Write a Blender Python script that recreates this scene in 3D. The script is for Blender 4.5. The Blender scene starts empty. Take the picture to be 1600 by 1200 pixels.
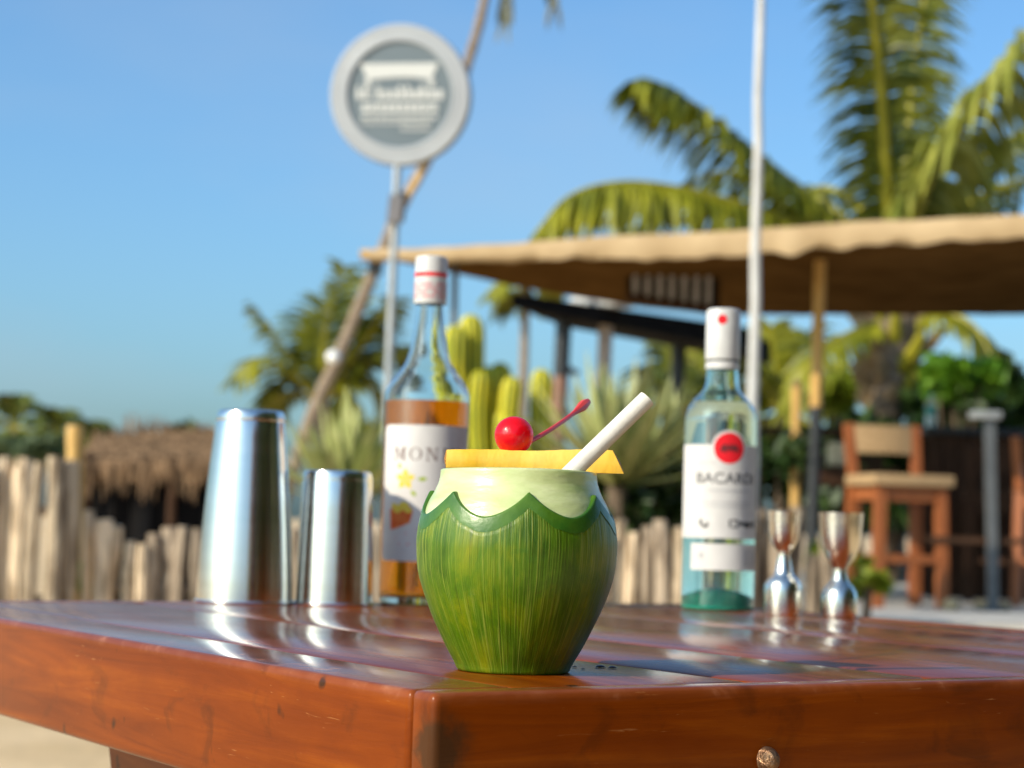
import bpy, bmesh, math, random
from mathutils import Vector, Matrix, noise

R = math.radians
sc = bpy.context.scene
C = sc.collection
random.seed(7)

# ------------------------------------------------------------------ camera
F = 3100.0                       # focal length in photo pixels (1600 wide)
HC = 0.60                        # eye height
PITCH = math.atan(220.0 / F)
ROLL = 0.0296
right0 = Vector((1, 0, 0))
fwd = Vector((0, math.cos(PITCH), math.sin(PITCH)))
up0 = Vector((0, -math.sin(PITCH), math.cos(PITCH)))
cright = math.cos(ROLL) * right0 + math.sin(ROLL) * up0
cam_up = -math.sin(ROLL) * right0 + math.cos(ROLL) * up0
cam_d = bpy.data.cameras.new("camera")
cam_d.sensor_width = 36.0
cam_d.lens = 36.0 * F / 1600.0
cam_d.clip_start = 0.05
cam_d.clip_end = 3000
cam_d.dof.use_dof = True
cam_d.dof.focus_distance = 1.075
cam_d.dof.aperture_fstop = cam_d.lens / 6.6
cam = bpy.data.objects.new("camera", cam_d)
C.objects.link(cam)
m = Matrix((cright, cam_up, -fwd)).transposed().to_4x4()
m.translation = (0, 0, HC)
cam.matrix_world = m
sc.camera = cam

# ------------------------------------------------------------------ light
SUN_AZ, SUN_EL = R(235), R(30)
S = Vector((math.sin(SUN_AZ) * math.cos(SUN_EL), math.cos(SUN_AZ) * math.cos(SUN_EL), math.sin(SUN_EL)))
w = bpy.data.worlds.new("World")
sc.world = w
w.use_nodes = True
wn = w.node_tree
bg = wn.nodes["Background"]
sky = wn.nodes.new("ShaderNodeTexSky")
sky.sky_type = 'NISHITA'
sky.sun_disc = False
sky.sun_elevation = SUN_EL
sky.sun_rotation = SUN_AZ
sky.air_density = 1.0
sky.dust_density = 2.25
sky.ozone_density = 2.0
tint = wn.nodes.new("ShaderNodeVectorMath")          # clear tropical blue: one white balance for the whole sky
tint.operation = 'MULTIPLY'
tint.inputs[1].default_value = (0.96, 1.42, 1.74)
wn.links.new(sky.outputs[0], tint.inputs[0])
wtc = wn.nodes.new("ShaderNodeTexCoord")
wmp = wn.nodes.new("ShaderNodeMapping"); wmp.inputs['Scale'].default_value = (1.0, 1.0, 2.6)
wnz = wn.nodes.new("ShaderNodeTexNoise"); wnz.inputs['Scale'].default_value = 3.2; wnz.inputs['Detail'].default_value = 5
wrp = wn.nodes.new("ShaderNodeMapRange"); wrp.inputs[1].default_value = .46; wrp.inputs[2].default_value = .78; wrp.inputs[4].default_value = .30
wmx = wn.nodes.new("ShaderNodeMix"); wmx.data_type = 'RGBA'; wmx.inputs[7].default_value = (4.2, 5.0, 5.9, 1)
wn.links.new(wtc.outputs['Generated'], wmp.inputs[0]); wn.links.new(wmp.outputs[0], wnz.inputs[0])
wn.links.new(wnz.outputs[0], wrp.inputs[0]); wn.links.new(wrp.outputs[0], wmx.inputs[0])
wn.links.new(tint.outputs[0], wmx.inputs[6]); wn.links.new(wmx.outputs[2], bg.inputs[0])
bg.inputs[1].default_value = 0.108
sl = bpy.data.lights.new("sun", 'SUN')
sl.energy = 5.0
sl.angle = R(0.53)
sl.color = (1.0, 0.87, 0.67)
so = bpy.data.objects.new("sun", sl)
C.objects.link(so)
so.rotation_euler = S.to_track_quat('Z', 'Y').to_euler()
so.location = (-5, -5, 8)

sc.view_settings.view_transform = 'Standard'
sc.view_settings.look = 'None'
sc.view_settings.exposure = 0.10
sc.view_settings.gamma = 1.0
sc.view_settings.use_curve_mapping = False
sc.render.engine = 'CYCLES'
sc.cycles.use_denoising = True
sc.cycles.max_bounces = 14
sc.cycles.transmission_bounces = 12
sc.cycles.transparent_max_bounces = 8
sc.cycles.sample_clamp_indirect = 4.0
sc.cycles.blur_glossy = 0.5

# ------------------------------------------------------------------ helpers
def ray(px, py):
    return cright * ((px - 800) / F) + cam_up * ((600 - py) / F) + fwd

def P(px, py, D):
    """the point at forward distance D seen at photo pixel (px, py)"""
    d = ray(px, py)
    return Vector((0, 0, HC)) + d * (D / d.y)

def GX(px, D):
    """ground point at forward distance D under photo column px (taken at the eye line)"""
    p = P(px, 820 + (px - 800) * ROLL, D)
    return Vector((p.x, p.y, 0))

def PX(n, D):
    return n * D / F

class MB:
    def __init__(self):
        self.v, self.f, self.uv, self.mi = [], [], None, []
    def add(self, vs, fs, mi=0):
        o = len(self.v)
        self.v.extend(Vector(p) for p in vs)
        self.f.extend(tuple(i + o for i in f) for f in fs)
        self.mi.extend([mi] * len(fs))
        return self
    def box(self, c, s, rot=None, mi=0):
        x, y, z = s[0] / 2, s[1] / 2, s[2] / 2
        vs = [Vector(p) for p in ((-x, -y, -z), (x, -y, -z), (x, y, -z), (-x, y, -z), (-x, -y, z), (x, -y, z), (x, y, z), (-x, y, z))]
        if rot is not None:
            vs = [rot @ p for p in vs]
        c = Vector(c)
        return self.add([p + c for p in vs], [(3, 2, 1, 0), (4, 5, 6, 7), (0, 1, 5, 4), (1, 2, 6, 5), (2, 3, 7, 6), (3, 0, 4, 7)], mi)
    def beam(self, a, b, wd, ht, mi=0):
        a, b = Vector(a), Vector(b)
        d = b - a
        z = d.normalized()
        x = z.cross(Vector((0, 1, 0)))
        if x.length < 0.2:
            x = z.cross(Vector((1, 0, 0)))
        x.normalize()
        y = z.cross(x)
        return self.box((a + b) / 2, (wd, ht, d.length), Matrix((x, y, z)).transposed(), mi)
    def tube(self, pts, rad, n=10, caps=True, mi=0, flat=1.0):
        pts = [Vector(p) for p in pts]
        if not hasattr(rad, '__len__'):
            rad = [rad] * len(pts)
        vs, fs = [], []
        prev = None
        for i, p in enumerate(pts):
            t = (pts[min(i + 1, len(pts) - 1)] - pts[max(i - 1, 0)]).normalized()
            if prev is None:
                x = t.cross(Vector((0, 1, 0)))
                if x.length < 0.1:
                    x = t.cross(Vector((1, 0, 0)))
            else:
                x = prev - t * prev.dot(t)
            x.normalize()
            prev = x
            y = t.cross(x)
            for k in range(n):
                a = 2 * math.pi * k / n
                vs.append(p + (x * math.cos(a) + y * math.sin(a) * flat) * rad[i])
        for i in range(len(pts) - 1):
            for k in range(n):
                k2 = (k + 1) % n
                fs.append((i * n + k, i * n + k2, (i + 1) * n + k2, (i + 1) * n + k))
        if caps:
            fs.append(tuple(range(n))[::-1])
            o = (len(pts) - 1) * n
            fs.append(tuple(o + k for k in range(n)))
        return self.add(vs, fs, mi)
    def lathe(self, prof, n=48, c=(0, 0, 0), rmod=None, mi=0):
        c = Vector(c)
        vs, fs = [], []
        idx = []
        for (r, z) in prof:
            if r < 1e-6:
                idx.append([len(vs)] * n)
                vs.append(c + Vector((0, 0, z)))
            else:
                row = []
                for k in range(n):
                    a = 2 * math.pi * k / n
                    rr = r * (rmod(a, z) if rmod else 1)
                    row.append(len(vs))
                    vs.append(c + Vector((rr * math.sin(a), -rr * math.cos(a), z)))
                idx.append(row)
        for i in range(len(prof) - 1):
            for k in range(n):
                k2 = (k + 1) % n
                q = [idx[i][k], idx[i][k2], idx[i + 1][k2], idx[i + 1][k]]
                q2 = []
                for a in q:
                    if a not in q2:
                        q2.append(a)
                if len(q2) >= 3:
                    fs.append(tuple(q2))
        return self.add(vs, fs, mi)
    def build(self, name, mat, parent=None, smooth=True, world=True, angle=35):
        me = bpy.data.meshes.new(name)
        off = parent.matrix_world.translation if (parent is not None and world) else Vector((0, 0, 0))
        if parent is not None and world:
            off = Vector(parent.get('_w', (0, 0, 0)))
        me.from_pydata([tuple(p - off) for p in self.v], [], self.f)
        mats = mat if isinstance(mat, (list, tuple)) else [mat]
        for mm in mats:
            me.materials.append(mm)
        if len(mats) > 1:
            me.polygons.foreach_set('material_index', self.mi)
        me.polygons.foreach_set('use_smooth', [smooth] * len(me.polygons))
        me.update()
        if smooth and angle:
            me.set_sharp_from_angle(angle=R(angle))
        o = bpy.data.objects.new(name, me)
        C.objects.link(o)
        if parent is not None:
            o.parent = parent
            o['_w'] = tuple(off)
        return o

def tag(o, label=None, cat=None, group=None, kind=None):
    if label: o['label'] = label
    if cat: o['category'] = cat
    if group: o['group'] = group
    if kind: o['kind'] = kind
    return o

def thing(name, loc, label, cat, group=None, rz=0.0):
    o = bpy.data.objects.new(name, None)
    o.empty_display_size = 0.05
    C.objects.link(o)
    o.location = loc
    o.rotation_euler = (0, 0, rz)
    o['_w'] = tuple(loc)
    return tag(o, label, cat, group)

def bevel_box(name, lo, hi, bev, mat, parent, seg=2, wob=0.0):
    bm = bmesh.new()
    bmesh.ops.create_cube(bm, size=1.0)
    for v in bm.verts:
        v.co = Vector([lo[i] + (v.co[i] + 0.5) * (hi[i] - lo[i]) for i in range(3)])
    bmesh.ops.bevel(bm, geom=list(bm.edges), offset=bev, segments=seg, profile=0.6, affect='EDGES')
    me = bpy.data.meshes.new(name)
    bm.to_mesh(me)
    bm.free()
    me.materials.append(mat)
    me.polygons.foreach_set('use_smooth', [True] * len(me.polygons))
    me.set_sharp_from_angle(angle=R(40))
    o = bpy.data.objects.new(name, me)
    C.objects.link(o)
    if parent: o.parent = parent
    return o

def lerp(a, b, t): return a + (b - a) * t

def spl(pts, n):
    """Catmull-Rom through pts, n samples"""
    pts = [Vector(p) for p in pts]
    q = [pts[0] * 2 - pts[1]] + pts + [pts[-1] * 2 - pts[-2]]
    out = []
    m_ = len(pts) - 1
    for i in range(n):
        t = i / (n - 1) * m_
        k = min(int(t), m_ - 1)
        u = t - k
        a, b, c, d = q[k], q[k + 1], q[k + 2], q[k + 3]
        out.append(0.5 * ((2 * b) + (c - a) * u + (2 * a - 5 * b + 4 * c - d) * u * u + (3 * b - a - 3 * c + d) * u ** 3))
    return out

# ------------------------------------------------------------------ materials
def mat(name, col, rough=0.6, metal=0.0, col2=None, nscale=8.0, stretch=(1, 1, 1), bump=0.0, bscale=None, coat=0.0, coat_rough=0.1,
        trans=0.0, ior=1.45, transl=0.0, detail=6.0, lo=0.35, hi=0.65, spec=0.5, rand=0.0, rough2=None, coord='Object'):
    m_ = bpy.data.materials.new(name)
    m_.use_nodes = True
    nt = m_.node_tree
    N, L = nt.nodes, nt.links
    b = N["Principled BSDF"]
    b.inputs['Base Color'].default_value = (*col, 1)
    b.inputs['Roughness'].default_value = rough
    b.inputs['Metallic'].default_value = metal
    b.inputs['Coat Weight'].default_value = coat
    b.inputs['Coat Roughness'].default_value = coat_rough
    b.inputs['Transmission Weight'].default_value = trans
    b.inputs['IOR'].default_value = ior
    b.inputs['Specular IOR Level'].default_value = spec
    tc = N.new('ShaderNodeTexCoord')
    mp = N.new('ShaderNodeMapping')
    mp.inputs['Scale'].default_value = stretch
    L.new(tc.outputs[coord], mp.inputs[0])
    csock = None
    if col2 is not None:
        nz = N.new('ShaderNodeTexNoise')
        nz.inputs['Scale'].default_value = nscale
        nz.inputs['Detail'].default_value = detail
        L.new(mp.outputs[0], nz.inputs[0])
        cr = N.new('ShaderNodeValToRGB')
        cr.color_ramp.elements[0].position = lo
        cr.color_ramp.elements[1].position = hi
        cr.color_ramp.elements[0].color = (*col, 1)
        cr.color_ramp.elements[1].color = (*col2, 1)
        L.new(nz.outputs[0], cr.inputs[0])
        csock = cr.outputs[0]
        if rand:
            oi = N.new('ShaderNodeObjectInfo')
            hs = N.new('ShaderNodeHueSaturation')
            mr = N.new('ShaderNodeMapRange')
            mr.inputs[3].default_value = 1 - rand
            mr.inputs[4].default_value = 1 + rand
            L.new(oi.outputs['Random'], mr.inputs[0])
            L.new(mr.outputs[0], hs.inputs['Value'])
            L.new(csock, hs.inputs['Color'])
            csock = hs.outputs[0]
        L.new(csock, b.inputs['Base Color'])
        if rough2 is not None:
            mr = N.new('ShaderNodeMapRange')
            mr.inputs[3].default_value = rough
            mr.inputs[4].default_value = rough2
            L.new(nz.outputs[0], mr.inputs[0])
            L.new(mr.outputs[0], b.inputs['Roughness'])
    if bump:
        nb = N.new('ShaderNodeTexNoise')
        nb.inputs['Scale'].default_value = bscale or nscale * 3
        nb.inputs['Detail'].default_value = 5
        L.new(mp.outputs[0], nb.inputs[0])
        bp = N.new('ShaderNodeBump')
        bp.inputs['Strength'].default_value = bump
        bp.inputs['Distance'].default_value = 0.01
        L.new(nb.outputs[0], bp.inputs['Height'])
        L.new(bp.outputs[0], b.inputs['Normal'])
    if transl:
        tr = N.new('ShaderNodeBsdfTranslucent')
        tr.inputs[0].default_value = (col[0] * 1.2, col[1] * 1.2, col[2], 1)
        if csock: L.new(csock, tr.inputs[0])
        mx = N.new('ShaderNodeMixShader')
        mx.inputs[0].default_value = transl
        L.new(b.outputs[0], mx.inputs[1])
        L.new(tr.outputs[0], mx.inputs[2])
        L.new(mx.outputs[0], N['Material Output'].inputs[0])
    return m_

M = {}
M['sand'] = mat('sand', (0.56, 0.39, 0.20), 0.9, col2=(0.68, 0.49, 0.275), nscale=2.5, bump=0.6, bscale=14, coord='Object')
M['terrace'] = mat('terrace_concrete', (0.42, 0.40, 0.36), 0.85, col2=(0.52, 0.50, 0.46), nscale=3, bump=0.3)
M['paint_white'] = mat('white_paint', (0.60, 0.59, 0.57), 0.5, col2=(0.48, 0.47, 0.45), nscale=6, bump=0.1)
M['sign_rim'] = mat('sign_rim_paint', (0.42, 0.445, 0.475), 0.45, col2=(0.37, 0.39, 0.42), nscale=5)
M['sign_side'] = mat('sign_side_metal', (0.12, 0.13, 0.13), 0.5)
M['sign_face'] = mat('sign_face_paint', (0.135, 0.172, 0.20), 0.5, col2=(0.15, 0.19, 0.22), nscale=3)
M['sign_print'] = mat('sign_print', (0.60, 0.61, 0.60), 0.5)
M['galv'] = mat('galvanised_steel', (0.34, 0.36, 0.37), 0.45, metal=0.4, col2=(0.42, 0.43, 0.43), nscale=9)
M['box_grey'] = mat('grey_box_plastic', (0.16, 0.155, 0.16), 0.6, col2=(0.2, 0.19, 0.2))
M['black_metal'] = mat('black_metal', (0.022, 0.026, 0.03), 0.5, col2=(0.03, 0.034, 0.038))
M['grey_metal'] = mat('grey_metal', (0.10, 0.11, 0.12), 0.45, metal=0.3, col2=(0.13, 0.14, 0.15))
M['steel'] = mat('polished_steel', (0.86, 0.81, 0.74), 0.14, metal=1.0, col2=(0.92, 0.87, 0.80), nscale=6, stretch=(1, 1, 14), rough2=0.26)
sb = M['steel'].node_tree.nodes['Principled BSDF']
sb.inputs['Anisotropic'].default_value = 0.6
sb.inputs['Anisotropic Rotation'].default_value = 0.25
M['silver'] = mat('warm_silver', (0.80, 0.76, 0.67), 0.16, metal=1.0, col2=(0.86, 0.82, 0.74), nscale=30, rough2=0.32)
M['glass'] = mat('clear_glass', (0.93, 0.98, 0.99), 0.0, trans=1.0, ior=1.5)
M['glass_teal'] = mat('teal_glass', (0.82, 0.965, 0.945), 0.0, trans=1.0, ior=1.5)
M['glass_base'] = mat('thick_teal_glass', (0.03, 0.50, 0.36), 0.2, trans=0.0, transl=0.45, spec=0.15, col2=(0.10, 0.62, 0.46), nscale=60)
M['rum'] = mat('clear_rum', (0.97, 0.99, 0.97), 0.0, trans=1.0, ior=1.36)
M['syrup'] = mat('amber_syrup', (0.74, 0.27, 0.006), 0.0, trans=1.0, ior=1.39)
M['cap_white'] = mat('white_cap', (0.60, 0.595, 0.58), 0.4, col2=(0.55, 0.545, 0.53), nscale=60)
M['red_print'] = mat('red_print', (0.72, 0.02, 0.03), 0.4, spec=0.08)
M['pink_print'] = mat('pink_print', (0.66, 0.24, 0.26), 0.5, spec=0.08)
M['label'] = mat('label_paper', (0.62, 0.605, 0.59), 0.55, col2=(0.58, 0.565, 0.55), nscale=50, spec=0.08)
M['ink'] = mat('black_ink', (0.03, 0.03, 0.035), 0.5, spec=0.08)
M['ink_grey'] = mat('grey_ink', (0.42, 0.42, 0.43), 0.5, spec=0.08)
M['ink_brown'] = mat('brown_ink', (0.16, 0.10, 0.09), 0.5, spec=0.08)
M['ink_yellow'] = mat('yellow_ink', (0.72, 0.55, 0.08), 0.5, spec=0.08)
M['ink_green'] = mat('green_ink', (0.33, 0.42, 0.05), 0.5, spec=0.08)
M['ink_orange'] = mat('orange_red_ink', (0.62, 0.10, 0.03), 0.5, spec=0.08, col2=(0.70, 0.22, 0.06), nscale=120)
M['bat'] = mat('bat_print', (0.16, 0.03, 0.035), 0.5, spec=0.08)
M['rubber'] = mat('black_band', (0.02, 0.02, 0.02), 0.5)
M['cherry'] = mat('glace_cherry', (0.88, 0.004, 0.012), 0.25, coat=0.6, coat_rough=0.05, bump=0.16, bscale=90, col2=(0.80, 0.003, 0.02), nscale=60, transl=0.4)
M['cherry_stem'] = mat('cherry_stem_red', (0.62, 0.02, 0.02), 0.4, col2=(0.70, 0.05, 0.03), nscale=80)
M['straw'] = mat('white_paper', (0.66, 0.63, 0.585), 0.65, col2=(0.60, 0.57, 0.52), nscale=220, bump=0.04, bscale=300)
M['pine_fl'] = mat('pineapple_flesh', (0.84, 0.46, 0.02), 0.4, col2=(0.86, 0.58, 0.11), nscale=40, stretch=(1, 1, 0.5), bump=0.18, bscale=60, lo=0.3, hi=0.7, coat=0.35, coat_rough=0.15)
M['pine_rind'] = mat('pineapple_edge', (0.62, 0.26, 0.01), 0.45, col2=(0.42, 0.16, 0.02), nscale=120, bump=0.6)
M['drink'] = mat('pale_drink', (0.72, 0.66, 0.45), 0.1, col2=(0.62, 0.55, 0.34), nscale=60)
M['water'] = mat('dark_syrup_drop', (0.012, 0.010, 0.012), 0.15)
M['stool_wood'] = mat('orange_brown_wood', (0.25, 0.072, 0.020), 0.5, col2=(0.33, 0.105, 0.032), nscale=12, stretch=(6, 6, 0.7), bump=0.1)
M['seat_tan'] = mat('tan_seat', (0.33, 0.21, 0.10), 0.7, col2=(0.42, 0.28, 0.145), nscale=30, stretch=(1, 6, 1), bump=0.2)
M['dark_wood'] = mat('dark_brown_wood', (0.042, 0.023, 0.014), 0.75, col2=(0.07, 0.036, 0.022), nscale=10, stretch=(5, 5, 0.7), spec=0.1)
M['black_wood'] = mat('blackened_wood', (0.007, 0.006, 0.0055), 0.9, col2=(0.012, 0.010, 0.009), nscale=10, spec=0.08)
M['red_wood'] = mat('reddish_post_wood', (0.20, 0.10, 0.07), 0.7, col2=(0.27, 0.15, 0.10), nscale=9, stretch=(6, 6, 0.8), bump=0.3)
M['pale_wood'] = mat('pale_post_wood', (0.38, 0.29, 0.22), 0.75, col2=(0.48, 0.38, 0.30), nscale=9, stretch=(6, 6, 0.8), bump=0.3)
M['drift'] = mat('weathered_post_wood', (0.22, 0.155, 0.095), 0.9, col2=(0.70, 0.555, 0.39), nscale=9, stretch=(5, 5, 0.55), bump=1.0, bscale=22, rand=0.3, lo=.38, hi=.56)
M['drift_dark'] = mat('grey_post_wood', (0.13, 0.095, 0.065), 0.9, col2=(0.44, 0.35, 0.26), nscale=9, stretch=(5, 5, 0.55), bump=1.0, bscale=22, rand=0.35, lo=.38, hi=.58)
M['bamboo'] = mat('yellow_bamboo', (0.50, 0.29, 0.075), 0.5, col2=(0.60, 0.37, 0.12), nscale=6, stretch=(4, 4, 0.6), bump=0.1)
M['thatch'] = mat('straw_thatch', (0.10, 0.058, 0.030), 0.9, col2=(0.29, 0.18, 0.10), nscale=5, stretch=(3, 3, 0.6), bump=0.5)
M['hut_dark'] = mat('hut_interior_black', (0.006, 0.006, 0.007), 0.95, col2=(0.009, 0.008, 0.008), spec=0.1)
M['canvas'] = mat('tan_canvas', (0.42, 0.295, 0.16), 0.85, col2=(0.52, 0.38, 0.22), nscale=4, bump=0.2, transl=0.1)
M['canvas_under_shade'] = mat('shaded_canvas_brown', (0.085, 0.044, 0.014), 0.95, col2=(0.13, 0.07, 0.024), nscale=3, spec=0.0)  # much darker than the canvas: shade under the canopy put into the colour
M['trunk'] = mat('palm_trunk_bark', (0.20, 0.145, 0.10), 0.9, col2=(0.32, 0.245, 0.175), nscale=5, stretch=(2, 2, 6), bump=0.8, bscale=20)
M['boot'] = mat('dry_leaf_base', (0.30, 0.20, 0.10), 0.85, col2=(0.46, 0.33, 0.19), nscale=9, stretch=(4, 4, 0.7), bump=0.5)
M['palm_leaf'] = mat('palm_leaflet', (0.09, 0.12, 0.008), 0.42, col2=(0.30, 0.30, 0.02), nscale=3.0, transl=0.30)
M['palm_leaf2'] = mat('yellow_palm_leaflet', (0.16, 0.18, 0.010), 0.42, col2=(0.34, 0.33, 0.022), nscale=3.0, transl=0.30)
M['palm_pale'] = mat('pale_palm_leaflet', (0.22, 0.25, 0.035), 0.4, col2=(0.42, 0.42, 0.09), nscale=4.0, transl=0.3)
M['palm_dark'] = mat('deep_palm_leaflet', (0.035, 0.065, 0.010), 0.4, col2=(0.23, 0.24, 0.018), nscale=3.0, transl=0.2)
M['rachis'] = mat('palm_rachis', (0.26, 0.24, 0.015), 0.4, col2=(0.34, 0.30, 0.03), nscale=4)
M['far_leaf'] = mat('far_palm_leaflet', (0.07, 0.11, 0.022), 0.5, col2=(0.20, 0.22, 0.035), nscale=2.0, transl=0.25)
M['grey_frond'] = mat('dusty_leaflet', (0.13, 0.145, 0.11), 0.6, col2=(0.2, 0.19, 0.14), nscale=3.0, transl=0.2)
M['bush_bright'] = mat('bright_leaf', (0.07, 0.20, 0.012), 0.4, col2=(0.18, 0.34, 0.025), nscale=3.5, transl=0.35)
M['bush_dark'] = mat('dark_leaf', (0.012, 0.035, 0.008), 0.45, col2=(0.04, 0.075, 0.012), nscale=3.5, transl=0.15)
M['bush_mid'] = mat('green_leaf', (0.045, 0.09, 0.012), 0.45, col2=(0.14, 0.19, 0.02), nscale=3.0, transl=0.25)
M['bush_yellow'] = mat('yellow_green_leaf', (0.17, 0.25, 0.012), 0.45, col2=(0.33, 0.37, 0.03), nscale=5.0, transl=0.35)
M['bush_far'] = mat('hazy_leaf', (0.06, 0.10, 0.045), 0.6, col2=(0.14, 0.18, 0.07), nscale=1.2, transl=0.2)
M['cactus'] = mat('yellow_cactus_skin', (0.66, 0.55, 0.010), 0.5, col2=(0.46, 0.45, 0.012), nscale=5, bump=0.2)
M['cactus_groove_shade'] = mat('shaded_groove_skin', (0.20, 0.24, 0.015), 0.55, col2=(0.12, 0.17, 0.012), nscale=5, bump=0.2)
M['agave'] = mat('agave_leaf', (0.30, 0.34, 0.09), 0.5, col2=(0.52, 0.52, 0.22), nscale=6, stretch=(6, 6, 0.6), transl=0.12, rand=0.25)
M['yucca'] = mat('yucca_leaf', (0.24, 0.28, 0.07), 0.5, col2=(0.50, 0.50, 0.22), nscale=7, stretch=(8, 8, 0.5), transl=0.12, rand=0.35)
M['woody'] = mat('woody_stem', (0.08, 0.055, 0.035), 0.85, col2=(0.13, 0.09, 0.06))
M['globe'] = mat('white_globe', (0.8, 0.8, 0.78), 0.3, coat=0.3)
M['pet'] = mat('clear_plastic', (0.75, 0.85, 0.85), 0.1, trans=0.6, ior=1.4)
M['teal_label'] = mat('teal_plastic', (0.01, 0.30, 0.30), 0.4)
M['sack'] = mat('pale_sacking', (0.55, 0.55, 0.53), 0.8, col2=(0.62, 0.61, 0.59), nscale=20, bump=0.3)
M['slat_grey'] = mat('weathered_grey_slat', (0.42, 0.39, 0.38), 0.8, col2=(0.58, 0.54, 0.53), nscale=10)
M['stone'] = mat('tan_stone', (0.40, 0.29, 0.16), 0.8, col2=(0.50, 0.36, 0.20), nscale=15, bump=0.4)
M['cushion'] = mat('cream_cushion', (0.50, 0.42, 0.27), 0.8, col2=(0.56, 0.48, 0.32), nscale=30)
M['bolt'] = mat('rusty_bronze', (0.20, 0.10, 0.055), 0.35, metal=0.8, col2=(0.30, 0.19, 0.11), nscale=180, bump=0.4)

TH_TOP = 0.52
def wood_table(name, along, coat=1.0):
    """varnished red-brown hardwood, grain along local x or y, with dark wear and scratches"""
    m_ = bpy.data.materials.new(name)
    m_.use_nodes = True
    nt = m_.node_tree; N, L = nt.nodes, nt.links
    b = N["Principled BSDF"]
    tc = N.new('ShaderNodeTexCoord')
    oi = N.new('ShaderNodeObjectInfo')
    ad = N.new('ShaderNodeVectorMath'); ad.operation = 'ADD'
    mu = N.new('ShaderNodeVectorMath'); mu.operation = 'SCALE'
    cx = N.new('ShaderNodeCombineXYZ')
    for i in range(3): L.new(oi.outputs['Random'], cx.inputs[i])
    L.new(cx.outputs[0], mu.inputs[0]); mu.inputs['Scale'].default_value = 7.3
    L.new(tc.outputs['Object'], ad.inputs[0]); L.new(mu.outputs[0], ad.inputs[1])
    def mapped(sc_):
        mp = N.new('ShaderNodeMapping'); mp.inputs['Scale'].default_value = sc_
        L.new(ad.outputs[0], mp.inputs[0]); return mp.outputs[0]
    def nz(vec, scale, det=6, dist=0.0, rough=0.55):
        n = N.new('ShaderNodeTexNoise'); n.inputs['Scale'].default_value = scale; n.inputs['Detail'].default_value = det
        n.inputs['Distortion'].default_value = dist; n.inputs['Roughness'].default_value = rough
        L.new(vec, n.inputs[0]); return n.outputs[0]
    def ramp(fac, stops):
        r = N.new('ShaderNodeValToRGB')
        e = r.color_ramp.elements
        e[0].position, e[0].color = stops[0][0], (*stops[0][1], 1)
        e[1].position, e[1].color = stops[-1][0], (*stops[-1][1], 1)
        for p_, c_ in stops[1:-1]:
            x = e.new(p_); x.color = (*c_, 1)
        L.new(fac, r.inputs[0]); return r.outputs[0]
    def mix(fac, a, c_, mode='MIX'):
        x = N.new('ShaderNodeMix'); x.data_type = 'RGBA'; x.blend_type = mode
        if isinstance(fac, float): x.inputs[0].default_value = fac
        else: L.new(fac, x.inputs[0])
        for s_, v in ((6, a), (7, c_)):
            if isinstance(v, tuple): x.inputs[s_].default_value = (*v, 1)
            else: L.new(v, x.inputs[s_])
        return x.outputs[2]
    st = (1.0, 14.0, 14.0) if along == 'x' else (14.0, 1.0, 14.0)
    grain = nz(mapped(st), 5.0, 8, 0.6)
    blotch = nz(mapped((1, 1, 1.6) if along == 'y' else (1, 1, 1.6)), 9.0, 5, 0.3)
    base = ramp(grain, [(0.30, (0.13, 0.022, 0.0005)), (0.52, (0.20, 0.037, 0.0005)), (0.72, (0.28, 0.061, 0.0008))])
    base = mix(ramp(blotch, [(0.35, (0, 0, 0)), (0.65, (1, 1, 1))]), mix(0.6, base, (0.125, 0.020, 0.0004), 'MIX'), base)
    # thin pale scratches and dark worn spots
    sv = mapped((5, 5, 60) if along == 'x' else (5, 5, 60))
    scr = ramp(nz(sv, 6.0, 3, 1.5), [(0.70, (0, 0, 0)), (0.76, (1, 1, 1))])
    base = mix(scr, base, (0.30, 0.115, 0.035))
    spot = ramp(nz(mapped((1, 1, 1)), 34.0, 2, 0.2), [(0.24, (1, 1, 1)), (0.30, (0, 0, 0))])
    base = mix(spot, base, (0.035, 0.012, 0.004))
    # worn corner and rubbed upper edges
    sx = N.new('ShaderNodeSeparateXYZ'); L.new(tc.outputs['Object'], sx.inputs[0])
    ez = N.new('ShaderNodeMapRange'); ez.inputs[1].default_value = TH_TOP - .007; ez.inputs[2].default_value = TH_TOP - .001
    L.new(sx.outputs[2], ez.inputs[0])
    rub = ramp(nz(mapped((1, 1, 1)), 45.0, 7, 0.3), [(0.46, (.10, .10, .10)), (0.60, (.22, .22, .22)), (0.70, (.75, .75, .75))])
    em = N.new('ShaderNodeMath'); em.operation = 'MULTIPLY'
    L.new(ez.outputs[0], em.inputs[0]); L.new(rub, em.inputs[1])
    if coat < 1:
        base = mix(em.outputs[0], base, (0.40, 0.165, 0.085))
        vd = N.new('ShaderNodeVectorMath'); vd.operation = 'DISTANCE'
        vd.inputs[1].default_value = (0.0035, 0.0, TH_TOP - .026)
        L.new(tc.outputs['Object'], vd.inputs[0])
        vn = N.new('ShaderNodeMath'); vn.operation = 'MULTIPLY_ADD'; vn.inputs[1].default_value = -.021
        L.new(nz(tc.outputs['Object'], 70.0, 5, 0.6), vn.inputs[0]); L.new(vd.outputs['Value'], vn.inputs[2])
        dk = ramp(vn.outputs[0], [(0.0, (1, 1, 1)), (0.010, (0, 0, 0))])
        base = mix(dk, base, (0.06, 0.022, 0.007))
        sm_ = ramp(nz(mapped((2, 2, 3)), 11.0, 6, 0.8), [(0.56, (0, 0, 0)), (0.70, (.55, .55, .55))])
        base = mix(sm_, base, (0.07, 0.015, 0.002))
    L.new(base, b.inputs['Base Color'])
    b.inputs['Roughness'].default_value = 0.5
    b.inputs['Specular IOR Level'].default_value = 0.04
    b.inputs['Coat Weight'].default_value = coat
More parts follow.
